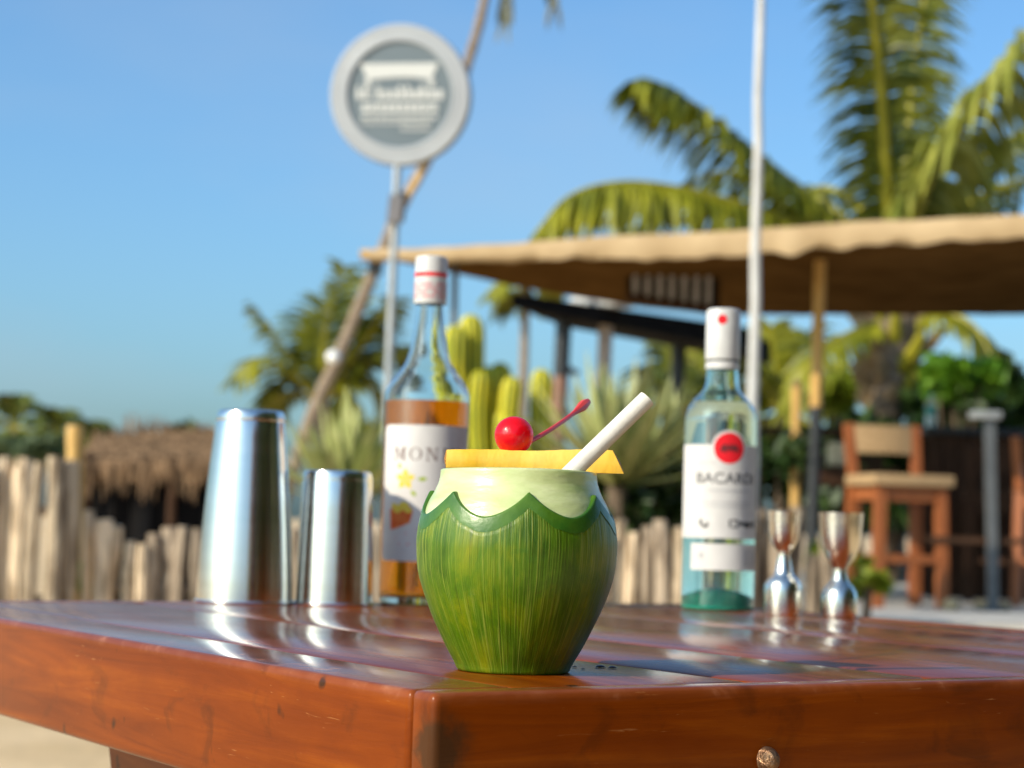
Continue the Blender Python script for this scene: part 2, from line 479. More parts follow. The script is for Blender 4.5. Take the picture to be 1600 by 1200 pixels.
    b.inputs['Coat IOR'].default_value = 1.21
    cr = N.new('ShaderNodeMapRange'); cr.inputs[3].default_value = 0.08; cr.inputs[4].default_value = 0.26
    L.new(blotch, cr.inputs[0]); L.new(cr.outputs[0], b.inputs['Coat Roughness'])
    bp = N.new('ShaderNodeBump'); bp.inputs['Strength'].default_value = 0.25; bp.inputs['Distance'].default_value = 0.004
    L.new(grain, bp.inputs['Height'])
    bp2 = N.new('ShaderNodeBump'); bp2.inputs['Strength'].default_value = 0.02; bp2.inputs['Distance'].default_value = 0.004
    L.new(nz(mapped((3, 1, 3) if along == 'y' else (1, 3, 3)), 16.0, 3), bp2.inputs['Height'])
    L.new(bp.outputs[0], b.inputs['Normal']); L.new(bp2.outputs[0], b.inputs['Coat Normal'])
    return m_
M['table_y'] = wood_table('varnished_hardwood_lengthwise', 'y')
M['table_x'] = wood_table('satin_hardwood_crosswise', 'x', 0.95)
M['side_y'] = wood_table('satin_hardwood_lengthwise', 'y', 0.95)

def husk_mat():
    m_ = bpy.data.materials.new('scratched_green_glaze')
    m_.use_nodes = True
    nt = m_.node_tree; N, L = nt.nodes, nt.links
    b = N["Principled BSDF"]
    uv = N.new('ShaderNodeUVMap')
    def nz(sc_, scale, det=3, dist=0.0, rough=0.5):
        mp = N.new('ShaderNodeMapping'); mp.inputs['Scale'].default_value = sc_
        L.new(uv.outputs[0], mp.inputs[0])
        n = N.new('ShaderNodeTexNoise'); n.inputs['Scale'].default_value = scale; n.inputs['Detail'].default_value = det
        n.inputs['Distortion'].default_value = dist; n.inputs['Roughness'].default_value = rough
        L.new(mp.outputs[0], n.inputs[0]); return n.outputs[0]
    def ramp(fac, stops):
        r = N.new('ShaderNodeValToRGB'); e = r.color_ramp.elements
        e[0].position, e[0].color = stops[0][0], (*stops[0][1], 1)
        e[1].position, e[1].color = stops[-1][0], (*stops[-1][1], 1)
        for p_, c_ in stops[1:-1]:
            x = e.new(p_); x.color = (*c_, 1)
        L.new(fac, r.inputs[0]); return r.outputs[0]
    def mix(fac, a, c_):
        x = N.new('ShaderNodeMix'); x.data_type = 'RGBA'
        if isinstance(fac, float): x.inputs[0].default_value = fac
        else: L.new(fac, x.inputs[0])
        for s_, v in ((6, a), (7, c_)):
            if isinstance(v, tuple): x.inputs[s_].default_value = (*v, 1)
            else: L.new(v, x.inputs[s_])
        return x.outputs[2]
    fine = nz((300, 2.2, 1), 1.0, 4, 0.12, 0.55)
    broad = nz((13, 2.4, 1), 1.0, 6, 0.5, 0.65)
    patch = nz((7, 3.0, 1), 1.0, 4, 0.4)
    base = ramp(broad, [(0.28, (0.020, 0.066, 0.001)), (0.50, (0.068, 0.142, 0.0015)), (0.70, (0.185, 0.210, 0.002))])
    lines = ramp(fine, [(0.52, (0, 0, 0)), (0.64, (1, 1, 1))])
    gate = ramp(patch, [(0.33, (0.15, 0.15, 0.15)), (0.62, (1, 1, 1))])
    g = N.new('ShaderNodeMath'); g.operation = 'MULTIPLY'
    L.new(lines, g.inputs[0]); L.new(gate, g.inputs[1])
    g2 = N.new('ShaderNodeMath'); g2.operation = 'MULTIPLY'; g2.inputs[1].default_value = 0.75
    L.new(g.outputs[0], g2.inputs[0])
    base = mix(g2.outputs[0], base, (0.25, 0.285, 0.04))
    dk = ramp(fine, [(0.30, (1, 1, 1)), (0.44, (0, 0, 0))])
    d2 = N.new('ShaderNodeMath'); d2.operation = 'MULTIPLY'; d2.inputs[1].default_value = 0.55
    L.new(dk, d2.inputs[0])
    base = mix(d2.outputs[0], base, (0.028, 0.050, 0.001))
    br = ramp(nz((16, 7, 1), 1.0, 5, 0.8, 0.7), [(0.66, (0, 0, 0)), (0.74, (.6, .6, .6))])
    base = mix(br, base, (0.085, 0.062, 0.010))
    wp = ramp(nz((9, 5, 1), 1.0, 5, 1.0, 0.6), [(0.60, (0, 0, 0)), (0.72, (.5, .5, .5))])
    base = mix(wp, base, (0.030, 0.120, 0.012))
    L.new(base, b.inputs['Base Color'])
    b.inputs['Roughness'].default_value = 0.38
    b.inputs['Coat Weight'].default_value = 0.12
    b.inputs['Coat Roughness'].default_value = 0.2
    b.inputs['Specular IOR Level'].default_value = 0.3
    bp = N.new('ShaderNodeBump'); bp.inputs['Strength'].default_value = 0.55; bp.inputs['Distance'].default_value = 0.0012
    L.new(fine, bp.inputs['Height']); L.new(bp.outputs[0], b.inputs['Normal'])
    return m_
M['husk'] = husk_mat()
M['band'] = mat('smooth_green_glaze', (0.024, 0.095, 0.006), 0.35, col2=(0.07, 0.155, 0.008), nscale=45, coat=0.25, coat_rough=0.12, bump=0.08, bscale=120)
M['collar'] = mat('pale_green_glaze', (0.37, 0.47, 0.15), 0.3, col2=(0.60, 0.64, 0.34), nscale=26, stretch=(1, 1, 3.5), lo=.28, hi=.62, coat=0.25, coat_rough=0.12, bump=0.08, bscale=110)
M['ceramic_in'] = mat('cream_ceramic', (0.68, 0.68, 0.58), 0.3, coat=0.3)

# ------------------------------------------------------------------ setting: ground, terrace
def ground():
    mb = MB()
    xs = [-900, -300, -120, -60, -30] + [-20 + i * 0.8 for i in range(51)] + [30, 60, 120, 300, 900]
    ys = [-900, -300, -100, -40, -20] + [-8 + i * 0.6 for i in range(56)] + [32, 45, 70, 120, 250, 500, 1200]
    vs = []
    for y in ys:
        for x in xs:
            z = 0.05 * noise.noise(Vector((x * 0.35, y * 0.35, 0.3))) + 0.025 * noise.noise(Vector((x * 1.1, y * 1.1, 3)))
            if abs(x) > 25 or y > 27 or y < -9: z = -0.01
            if x > 1.2 and 9 < y < 22: z = -0.03
            vs.append((x, y, min(z, 0.03) - 0.005))
    n = len(xs)
    fs = [(j * n + i, j * n + i + 1, (j + 1) * n + i + 1, (j + 1) * n + i) for j in range(len(ys) - 1) for i in range(n - 1)]
    mb.add(vs, fs)
    return tag(mb.build('sand_ground', M['sand'], angle=None), kind='structure')
ground()
TZ = 0.19
tb = MB()
tb.box(((1.55 + 11) / 2, (9.7 + 21) / 2, TZ / 2 - 0.02), (9.45, 11.3, TZ + 0.04))
tag(tb.build('paved_terrace', M['terrace'], smooth=False), kind='structure')

# ------------------------------------------------------------------ palm fronds and other plants
def frond_mb(pts, half_w, n=46, droop=0.6, sweep=0.55, lw=0.035, seed=1, r0=0.03, up=None, start=0.12, nseg=3, curl=0.0):
    """rachis plus two rows of leaflets along the curve pts; material 0 rachis, 1 leaflet"""
    rnd = random.Random(seed)
    mb = MB()
    L_ = spl(pts, 40)
    mb.tube(L_, [lerp(r0, r0 * 0.18, i / 39) for i in range(40)], 6, True, 0)
    for i in range(n):
        t = start + (1 - start) * (i + 0.5) / n
        k = min(int(t * 39), 38)
        p = L_[k].lerp(L_[k + 1], t * 39 - k)
        tg = (L_[k + 1] - L_[k]).normalized()
        upv = Vector(up) if up is not None else Vector((0, 0, 1))
        side = tg.cross(upv)
        if side.length < 0.15:
            side = tg.cross(Vector((0, -1, 0.2)))
        side.normalize()
        wl = half_w * (0.36 + 0.68 * math.sin(math.pi * (0.14 + 0.70 * t))) * rnd.uniform(0.65, 1.15)
        for sgn in (-1, 1):
            d = (side * sgn + tg * (sweep + 0.5 * t + rnd.uniform(-.22, .22)) + side.cross(tg) * rnd.uniform(-0.1, 0.25)).normalized()
            dr = droop * rnd.uniform(0.7, 1.3)
            q = p.copy()
            wv = d.cross(Vector((0, 0, 1)))
            if wv.length < 0.1: wv = tg.copy()
            wv = (tg - d * tg.dot(d)).normalized() * 0.8 + Vector((rnd.uniform(-.3, .3), rnd.uniform(-.6, .6), rnd.uniform(-.3, .3)))
            wv.normalize()
            cen = [q.copy()]
            for s_ in range(nseg):
                dd = (d + Vector((0, 0, -1)) * dr * ((s_ + 0.6) / nseg) * 1.3).normalized()
                q = q + dd * (wl / nseg)
                cen.append(q.copy())
            ws = [0.5] + [1.0] * (nseg - 1) + [0.05]
            vs = []
            for c_, w_ in zip(cen, ws):
                vs += [c_ - wv * lw * w_ * 0.5, c_ + wv * lw * w_ * 0.5]
            mb.add(vs, [(2 * j, 2 * j + 1, 2 * j + 3, 2 * j + 2) for j in range(nseg)], 1)
    return mb

def add_frond(root, pts, half_w, leafmat, name='frond', **kw):
    return frond_mb(pts, half_w, **kw).build(name, [M['rachis'], leafmat], root, angle=None)

def leaf_cloud(mb, c, rad, n, size, rnd, clumps=10, aspect=1.6):
    """leaf-sized folded quads scattered in clumps through an ellipsoid"""
    c = Vector(c)
    cl = []
    for _ in range(clumps):
        v = Vector((rnd.gauss(0, 1), rnd.gauss(0, 1), rnd.gauss(0, 1))).normalized() * rnd.uniform(0.35, 0.9)
        cl.append((v, rnd.uniform(0.25, 0.5)))
    for _ in range(n):
        v, s_ = rnd.choice(cl)
        d = Vector((rnd.gauss(0, 1), rnd.gauss(0, 1), rnd.gauss(0, 1))).normalized()
        p = v + d * s_ * rnd.uniform(0.4, 1.0)
        p = Vector((p.x * rad[0], p.y * rad[1], p.z * rad[2])) + c
        a = Vector((rnd.gauss(0, 1), rnd.gauss(0, 1), rnd.gauss(0, 0.7))).normalized()
        b = a.cross(Vector((rnd.gauss(0, 1), rnd.gauss(0, 1), rnd.gauss(0, 1)))).normalized()
        nn = a.cross(b)
        sz = size * rnd.uniform(0.6, 1.3)
        l, w_ = a * sz * aspect / 2, b * sz / 2
        mb.add([p - l, p + w_ * 1.0 + nn * sz * .12, p + l, p - w_ + nn * sz * .12], [(0, 1, 2), (0, 2, 3)])

def bush(name, px, py, D, wpx, hpx, leafmat, label, n=900, leaf=0.06, seed=1, group=None, cat='bush', depth=None, clumps=14):
    rnd = random.Random(seed)
    c = P(px, py, D)
    rx, rz = PX(wpx, D) / 2, PX(hpx, D) / 2
    ry = depth or rx * 0.7
    base = TZ if (c.x > 1.6 and 9.7 < c.y < 21) else 0.0
    root = thing(name, (c.x, c.y, base), label, cat, group)
    mb = MB()
    leaf_cloud(mb, c, (rx, ry, rz), n, leaf, rnd, clumps)
    mb.build('foliage', leafmat, root, angle=None)
    st = MB()
    for k in range(5):
        e = c + Vector((rnd.uniform(-.6, .6) * rx, rnd.uniform(-.6, .6) * ry, rnd.uniform(-.3, .5) * rz))
        b0 = Vector((c.x + rnd.uniform(-.12, .12) * rx, c.y, base))
        st.tube([b0, (b0 + e) / 2 + Vector((rnd.uniform(-.1, .1) * rx, 0, 0.05 * rz)), e], [0.02 + rx * .02, 0.015 + rx * .012, 0.006], 6)
    st.build('stem', M['woody'], root)
    return root

# ---- big coconut palm behind the canopy, right
def big_palm():
    D = 18.0
    base = P(1392, 660, D)
    root = thing('coconut_palm', (base.x, base.y, TZ), 'large coconut palm with long yellow-ribbed fronds rising behind the tan canopy', 'palm tree')
    cr = P(1405, 455, D)
    tr = MB()
    tpts = spl([(base.x + 0.02, base.y, TZ - .05), tuple(P(1383, 700, D)), tuple(P(1384, 640, D)), tuple(P(1392, 560, D)), tuple(cr)], 30)
    tr.tube(tpts, [0.15 + 0.025 * (i % 2) + (0.10 if i > 20 else 0) * min(1, (i - 20) / 8) for i in range(30)], 14)
    tr.build('trunk', M['trunk'], root)
    rnd = random.Random(3)
    for k in range(26):                                    # old leaf bases clasping the trunk
        a = k * 2.4
        z0 = lerp(P(1380, 640, D).z, P(1400, 490, D).z, k / 25)
        cx = lerp(P(1384, 640, D).x, cr.x, k / 25)
        d = Vector((math.cos(a), math.sin(a) * .9, 0))
        b0 = Vector((cx, D, z0)) + d * 0.13
        ln = lerp(0.25, 0.75, k / 25) * rnd.uniform(.8, 1.2)
        e = b0 + d * ln * rnd.uniform(.35, .75) + Vector((0, 0, ln * rnd.uniform(.5, .9)))
        MB().tube([b0, (b0 + e) / 2 + d * .04, e], [0.085, 0.06, 0.035], 6, flat=.5).build('leaf_base', M['boot'] if k % 5 else M['rachis'], root)
    def fr(pl, hw, lm, **kw):
        add_frond(root, [P(*q) for q in pl], hw, lm, **kw)
    # tall frond standing nearly upright, rib towards the viewer
    fr([(1400, 470, 18), (1388, 345, 17.8), (1378, 170, 17.4), (1362, 0, 17.0), (1335, -190, 16.6), (1290, -330, 16.2)], 0.70, M['palm_dark'],
       n=260, droop=1.15, sweep=.35, lw=.042, seed=11, r0=.085, up=(0, -1, 0.15), start=.16)
    fr([(1410, 470, 18.3), (1412, 330, 18.6), (1425, 150, 18.9), (1450, -20, 19.1), (1500, -140, 19.1)], 0.55, M['palm_dark'],
       n=170, droop=1.0, sweep=.3, lw=.042, seed=12, r0=.06, up=(0, -1, 0.1), start=.2)
    # right frond with hanging leaflets
    fr([(1412, 455, 18), (1432, 335, 17.7), (1490, 215, 17.4), (1600, 60, 17.0), (1700, -20, 16.7), (1800, -30, 16.4)], 0.95, M['palm_pale'],
       n=120, droop=1.9, sweep=.25, lw=.095, seed=13, r0=.075, start=.17)
    fr([(1418, 460, 18.2), (1470, 330, 18.6), (1560, 230, 19), (1670, 180, 19.3), (1760, 190, 19.5)], 0.9, M['palm_dark'],
       n=90, droop=1.0, sweep=.3, lw=.055, seed=14, r0=.06, start=.17)
    # left frond reaching up to the left
    fr([(1400, 455, 18), (1300, 340, 17.8), (1200, 255, 17.5), (1100, 176, 17.2), (1045, 138, 17.1), (1008, 122, 17.0)], 0.62, M['palm_leaf'],
       n=130, droop=1.8, sweep=.5, lw=.055, seed=15, r0=.05, start=.2)
    # low left frond arching over and hanging
    fr([(1398, 460, 18), (1290, 372, 17.7), (1150, 318, 17.3), (1030, 290, 17.0), (950, 288, 16.8), (885, 310, 16.7), (838, 362, 16.6)], 0.62, M['palm_leaf2'],
       n=110, droop=2.4, sweep=.3, lw=.065, seed=16, r0=.05, start=.15)
    fr([(1398, 460, 18.2), (1330, 390, 18.4), (1240, 330, 18.5), (1180, 330, 18.6), (1120, 372, 18.7)], 0.55, M['palm_leaf'],
       n=50, droop=1.6, sweep=.4, lw=.05, seed=17, r0=.04, start=.15)
    # low fronds seen under the canopy
    fr([(1395, 500, 18), (1330, 520, 17.6), (1270, 560, 17.2), (1225, 640, 17.0)], 0.45, M['palm_leaf'], n=40, droop=1.2, lw=.05, seed=18, r0=.04)
    fr([(1420, 500, 18), (1480, 490, 17.7), (1530, 520, 17.5), (1560, 590, 17.3)], 0.45, M['palm_leaf2'], n=40, droop=1.2, lw=.05, seed=19, r0=.05)
    for k, a in enumerate((0.4, 1.1, 1.9, 2.6)):           # fronds on the far side
        d = Vector((math.cos(a), math.sin(a), 0))
        add_frond(root, [cr, cr + d * .8 + Vector((0, 0, .9)), cr + d * 1.9 + Vector((0, 0, 1.2)), cr + d * 2.9 + Vector((0, 0, .6))], .6, M['palm_dark'],
                  n=44, droop=1.2, lw=.055, seed=30 + k, r0=.05)
big_palm()

# ---- tall leaning palm whose thin trunk runs behind the sign
def tall_palm():
    D = 24.0
    b0 = GX(408, D)
    root = thing('leaning_palm', tuple(b0), 'tall thin palm whose bare leaning trunk passes behind the round sign', 'palm tree')
    pts = spl([(b0.x, b0.y, -.05), P(486, 655, D), P(530, 555, D), P(590, 410, D), P(628, 320, D), P(662, 260, D), P(708, 165, D), P(735, 85, D), P(758, -5, D), P(775, -150, D), P(782, -260, D)], 60)
    mb = MB()
    mb.tube(pts, [lerp(0.088, 0.050, (i / 59) ** .8) + (.006 if i % 3 == 0 else 0) for i in range(60)], 10)
    mb.build('trunk', M['trunk'], root)
    c = pts[-1]
    for k in range(11):
        a = k * 2 * math.pi / 11 + .3
        d = Vector((math.cos(a), math.sin(a), 0))
        q = [c, c + d * .55 + Vector((0, 0, .4)), c + d * 1.25 + Vector((0, 0, .1)), c + d * 1.6 + Vector((0, 0, -.75))]
        add_frond(root, q, .5, M['grey_frond'], n=34, droop=1.6, lw=.05, seed=60 + k, r0=.03)
    for (tx, ty, sx) in ((788, 38, 802), (866, 14, 848)):  # old fronds hanging into the picture
        q = [c, P(sx - 12, -330, D - .3), P(sx, -160, D - .4), P(tx, ty, D - .4)]
        add_frond(root, q, .45, M['grey_frond'], n=40, droop=2.6, lw=.05, seed=tx, r0=.03, sweep=.9)
    g = P(521, 558, 23.7)
    lr = thing('globe_lamp', tuple(g), 'small white globe lamp fixed on the leaning palm trunk', 'lamp')
    mb = MB()
    mb.lathe([(0.0001, -.09)] + [(.09 * math.sin(math.pi * i / 12), -.09 * math.cos(math.pi * i / 12)) for i in range(1, 12)] + [(0, .09)], 20, g)
    mb.build('globe', M['globe'], lr)
    MB().tube([g + Vector((0, .08, 0)), g + Vector((.02, .26, 0))], .025, 8).build('bracket', M['grey_metal'], lr)
tall_palm()

def small_palm(name, label, px, py, D, tips, hw, lm, n=36, seed=1, group=None, droop=.9, lw=.05, tr=.09, r0=.03, trunk_px=None):
    c = P(px, py, D)
    b0 = GX(trunk_px or px, D)
    root = thing(name, tuple(b0), label, 'palm tree', group)
    tp = spl([(b0.x, D, -.05), ((b0.x + c.x) / 2 + .03, D, c.z / 2), tuple(c)], 16)
    MB().tube(tp, [lerp(tr * 1.2, tr, i / 15) for i in range(16)], 9).build('trunk', M['trunk'], root)
    for k, (tx, ty, mx, my, m2) in enumerate(tips):
        dd = ((k * 37) % 7 - 3) * .12
        e = P(tx, ty, D + dd * 2)
        mid = P(mx, my, D + dd)
        add_frond(root, [c, mid, e], hw, M[m2], n=n, droop=droop, lw=lw, seed=seed + k, r0=r0, start=.2)
    return root

small_palm('young_palm', 'bushy young palm with dark fronds behind the tall cocktail shaker', 505, 628, 27,
           [(370, 590, 420, 560, 'palm_leaf2'), (398, 480, 455, 560, 'far_leaf'), (415, 625, 450, 590, 'palm_dark'), (470, 500, 492, 570, 'far_leaf'), (538, 418, 508, 520, 'palm_leaf'),
            (505, 470, 497, 560, 'palm_dark'), (560, 430, 535, 520, 'far_leaf'), (610, 470, 565, 540, 'palm_dark'), (628, 540, 575, 560, 'palm_dark'),
            (602, 640, 565, 590, 'palm_leaf2'), (640, 560, 590, 548, 'palm_dark'), (585, 500, 550, 560, 'palm_dark'), (530, 655, 535, 605, 'palm_leaf2'), (425, 640, 450, 612, 'palm_dark')],
           .62, M['far_leaf'], n=34, seed=200, lw=.05, droop=.8, r0=.045, trunk_px=498)
small_palm('slender_palm', 'slender far palm with thin trunk beside the dark roofed shelter', 822, 448, 34,
           [(765, 462, 795, 438, 'palm_leaf'), (845, 398, 832, 420, 'palm_leaf2'), (880, 415, 852, 408, 'palm_leaf2'), (862, 470, 855, 440, 'palm_leaf2'), (800, 400, 812, 425, 'palm_leaf'),
            (830, 480, 828, 455, 'palm_leaf2'), (780, 490, 800, 460, 'palm_leaf'), (875, 440, 850, 432, 'palm_leaf2')],
           .42, M['far_leaf'], n=34, seed=300, lw=.07, tr=.075, r0=.03, trunk_px=806)
small_palm('low_palm', 'low green palm under the canopy between the white and bamboo poles', 1228, 650, 20,
           [(1165, 560, 1195, 600, 'palm_dark'), (1205, 510, 1215, 580, 'palm_leaf'), (1260, 520, 1240, 585, 'palm_leaf'), (1300, 580, 1265, 605, 'palm_leaf2'), (1310, 640, 1270, 625, 'palm_leaf2'),
            (1150, 640, 1190, 625, 'palm_dark'), (1180, 690, 1200, 655, 'palm_leaf'), (1290, 690, 1260, 660, 'palm_dark')],
           .5, M['far_leaf'], n=38, seed=330, lw=.06, r0=.035)
small_palm('spreading_palm', 'spreading palm behind the yucca clump left of the clear rum bottle', 1075, 640, 22,
           [(1015, 575, 1045, 600, 'far_leaf'), (1040, 535, 1058, 590, 'far_leaf'), (1085, 520, 1080, 585, 'palm_leaf'), (1130, 545, 1105, 590, 'palm_leaf'), (1150, 600, 1112, 610, 'palm_dark'), (1000, 640, 1040, 630, 'palm_dark')],
           .5, M['far_leaf'], n=38, seed=350, lw=.06, r0=.035)
for i, (px, py, D, s_) in enumerate(((22, 668, 58, 48), (92, 682, 62, 40), (145, 690, 64, 30))):
    small_palm('distant_palm', ['distant palm at the far left edge of the skyline', 'distant palm just left of the orange bamboo post', 'small distant palm peeking over the thatched roof'][i],
               px, py, D, [(px + s_ * math.cos(a), py - s_ * math.sin(a) * 1.1, px + s_ * .5 * math.cos(a), py - s_ * .75 * math.sin(a) - 6, 'far_leaf') for a in (-.3, .25, .8, 1.3, 1.8, 2.3, 2.9, 3.5)],
               .6, M['far_leaf'], n=26, seed=400 + 20 * i, lw=.16, tr=.12, r0=.05, group='distant palms on the skyline')

bush('far_shrub', 45, 705, 50, 170, 60, M['bush_far'], 'hazy grey-green shrubs behind the tall fence posts at far left', 1500, .22, 5, clumps=22)
bush('far_shrub', 300, 690, 46, 90, 60, M['bush_far'], 'hazy green shrub behind the thatched roof beside the tall shaker', 700, .2, 6)
bush('far_shrub', 560, 690, 30, 190, 90, M['bush_mid'], 'green shrub below the young palm behind the left agave', 1200, .12, 7)
bush('leafy_shrub', 1500, 595, 16.5, 150, 110, M['bush_bright'], 'bright sunlit green shrub beside the palm trunk', 900, .13, 8, clumps=12)
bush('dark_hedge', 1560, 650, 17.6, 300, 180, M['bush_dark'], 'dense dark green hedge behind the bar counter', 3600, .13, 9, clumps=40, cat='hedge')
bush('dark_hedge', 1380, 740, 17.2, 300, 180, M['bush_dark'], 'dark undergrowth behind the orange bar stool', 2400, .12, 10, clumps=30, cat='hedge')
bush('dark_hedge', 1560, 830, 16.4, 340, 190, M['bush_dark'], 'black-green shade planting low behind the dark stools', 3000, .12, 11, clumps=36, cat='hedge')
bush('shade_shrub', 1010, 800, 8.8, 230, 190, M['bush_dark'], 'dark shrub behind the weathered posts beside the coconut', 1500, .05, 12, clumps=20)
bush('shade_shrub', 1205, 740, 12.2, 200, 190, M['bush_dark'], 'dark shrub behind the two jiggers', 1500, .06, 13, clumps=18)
bush('yellow_shrub', 1300, 610, 19.0, 90, 90, M['bush_yellow'], 'yellow-green shrub just right of the bamboo canopy pole', 500, .14, 14)
bush('small_plant', 1352, 905, 9.4, 72, 66, M['bush_yellow'], 'small bright yellow-green plant at the foot of the bar stool', 330, .035, 15, cat='plant')
bush('small_plant', 1278, 874, 9.2, 44, 52, M['bush_yellow'], 'small yellow-green plant between the two jiggers', 180, .03, 16, cat='plant')
bush('weed', 137, 905, 7.95, 26, 80, M['bush_yellow'], 'yellow-green weed growing in the gap between tall and short posts', 160, .03, 17, cat='plant')

# ---- unseen house and trees added behind and right, darkening reflections and sky fill
def unseen_beach_house():
    root = thing('unseen_beach_house', (8.0, -6.0, 0), 'unseen dark timber beach house with thatched roof, added behind the viewer for dark reflections', 'house')
    x0, x1, y0, y1 = 2.4, 14.0, -9.0, -5.2
    n = 29
    for i in range(n):
        wd = (x1 - x0) / n
        MB().box((x0 + (i + .5) * wd, y1, 1.35), (wd - .012, .05, 2.7)).build('plank', M['dark_wood'], root, smooth=False)
    MB().box(((x0 + x1) / 2, y0, 1.35), (x1 - x0, .1, 2.7)).build('wall', M['dark_wood'], root, smooth=False)
    for x in (x0, x1):
        MB().box((x, (y0 + y1) / 2, 1.35), (.1, y1 - y0 - .12, 2.7)).build('wall', M['dark_wood'], root, smooth=False)
    mb = MB()
    a = [(x0 - .6, y1 + .9, 2.4), (x1 + .6, y1 + .9, 2.4), (x1 + .6, y0 - .9, 2.4), (x0 - .6, y0 - .9, 2.4), (x0 + .8, (y0 + y1) / 2, 4.6), (x1 - .8, (y0 + y1) / 2, 4.6)]
    lo = [(p[0], p[1], p[2] - .18) for p in a]
    mb.add(a + lo, [(0, 1, 5, 4), (2, 3, 4, 5), (1, 2, 5), (3, 0, 4), (6, 10, 11, 7), (8, 11, 10, 9), (7, 11, 8), (9, 10, 6), (0, 6, 7, 1), (1, 7, 8, 2), (2, 8, 9, 3), (3, 9, 6, 0)])
    mb.build('roof', M['thatch'], root, smooth=False)
unseen_beach_house()
for i, (x, y, h) in enumerate(((4.3, -3.2, 5.6), (4.6, -.7, 6.2), (5.0, 1.8, 5.8), (8.5, .6, 7.6), (8.0, -3.0, 7.0))):  # out-of-view trees set tall and near to block sky light from the right
    rr_ = random.Random(70 + i)
    root = thing('sky_block_tree', (x, y, 0), ['unseen dark tree added to block sky, nearest the beach house', 'unseen dark tree added to block sky right of the viewer beside the table', 'unseen dark tree added to block sky right of the table toward the terrace', 'tallest unseen sky-blocking tree, set back to the right', 'unseen sky-blocking tree set back behind the nearest one'][i], 'tree', 'unseen sky-blocking trees beside the viewer')
    MB().tube(spl([(x, y, -.05), (x + .1, y, h * .3), (x - .05, y + .1, h * .62)], 10), [.17 - .01 * k for k in range(10)], 9).build('trunk', M['woody'], root)
    mb = MB()
    leaf_cloud(mb, (x, y, h * .52), (1.9, 1.9, h * .48), 3200, .26, rr_, 44)
    mb.build('crown', M['bush_dark'], root, angle=None)

# ---- columnar cactus
def cactus():
    D = 10.5
    g = GX(755, D)
    root = thing('cactus', tuple(g), 'yellow-green columnar cactus clump right of the syrup bottle', 'cactus')
    cols = [(711, 508, 800, 39, 716), (737, 491, 800, 38, 734), (728, 540, 800, 34, 726), (748, 578, 820, 34, 752), (766, 572, 830, 32, 766), (783, 566, 830, 35, 781), (800, 588, 830, 32, 797),
            (773, 610, 830, 31, 772), (757, 620, 830, 29, 758), (791, 640, 830, 31, 789), (846, 576, 840, 34, 846), (735, 640, 830, 39, 738), (815, 655, 840, 31, 818), (852, 650, 840, 26, 856)]
    for i, (px, top, bot, wd, bx) in enumerate(cols):
        r = PX(wd, D) / 2
        a = P(px, top, D + (i % 3) * .12)
        b = Vector((P(bx, bot, D).x, a.y, 0))
        n = 32
        mb = MB()
        hgt = (a - b).length
        ts = [k / 11 * (1 - 1.3 * r / hgt) for k in range(12)] + [1 - 1.3 * r / hgt * q for q in (.75, .5, .3, .15, .06, 0)]
        pts = [b.lerp(a, t) for t in ts]
        rr = [r] * 12 + [r * q for q in (.96, .86, .72, .54, .36, .10)]
        vs, fs = [], []
        for k, p in enumerate(pts):
            for j in range(n):
                an = 2 * math.pi * j / n
                q = rr[k] * (1.08, .90, .58, .90)[j % 4] * (1 + .07 * noise.noise(Vector((px, p.z * 14, 1))))
                bend = r * .5 * noise.noise(Vector((px * .37, p.z * 3.0, 2)))
                vs.append(p + Vector((q * math.cos(an) + bend, q * math.sin(an), 0)))
        for k in range(17):
            for j in range(n):
                fs.append((k * n + j, k * n + (j + 1) % n, (k + 1) * n + (j + 1) % n, (k + 1) * n + j))
        fs.append(tuple(17 * n + j for j in range(n)))
        mb.add(vs, fs)
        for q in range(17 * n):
            if (q % n) % 4 in (1, 2): mb.mi[q] = 1  # groove faces coloured darker green to stand in for their shade
        mb.build('cactus_column', [M['cactus'], M['cactus_groove_shade']], root, angle=None)
cactus()

# ---- agave and yucca: one leaf mesh shared by every leaf object
def leaf_mesh(name, m_, ln=1.0, wd=0.1):
    mb = MB()
    n = 8
    vs = []
    for i in range(n + 1):
        t = i / n
        w_ = wd * (0.55 + 0.9 * t - 1.45 * t ** 2.2) if t < 1 else .004
        w_ = max(w_, .003)
        x = -.16 * t * t
        vs += [(x, -w_, t * ln), (x - .03 * (1 - t), 0, t * ln), (x, w_, t * ln)]
    fs = []
    for i in range(n):
        a = 3 * i
        fs += [(a, a + 1, a + 4, a + 3), (a + 1, a + 2, a + 5, a + 4)]
    mb.add(vs, fs)
    o = mb.build(name, m_)
    me = o.data
    bpy.data.objects.remove(o)
    return me
AG = leaf_mesh('agave_leaf', M['agave'], 1.0, .095)
YU = leaf_mesh('yucca_leaf', M['yucca'], 1.0, .085)

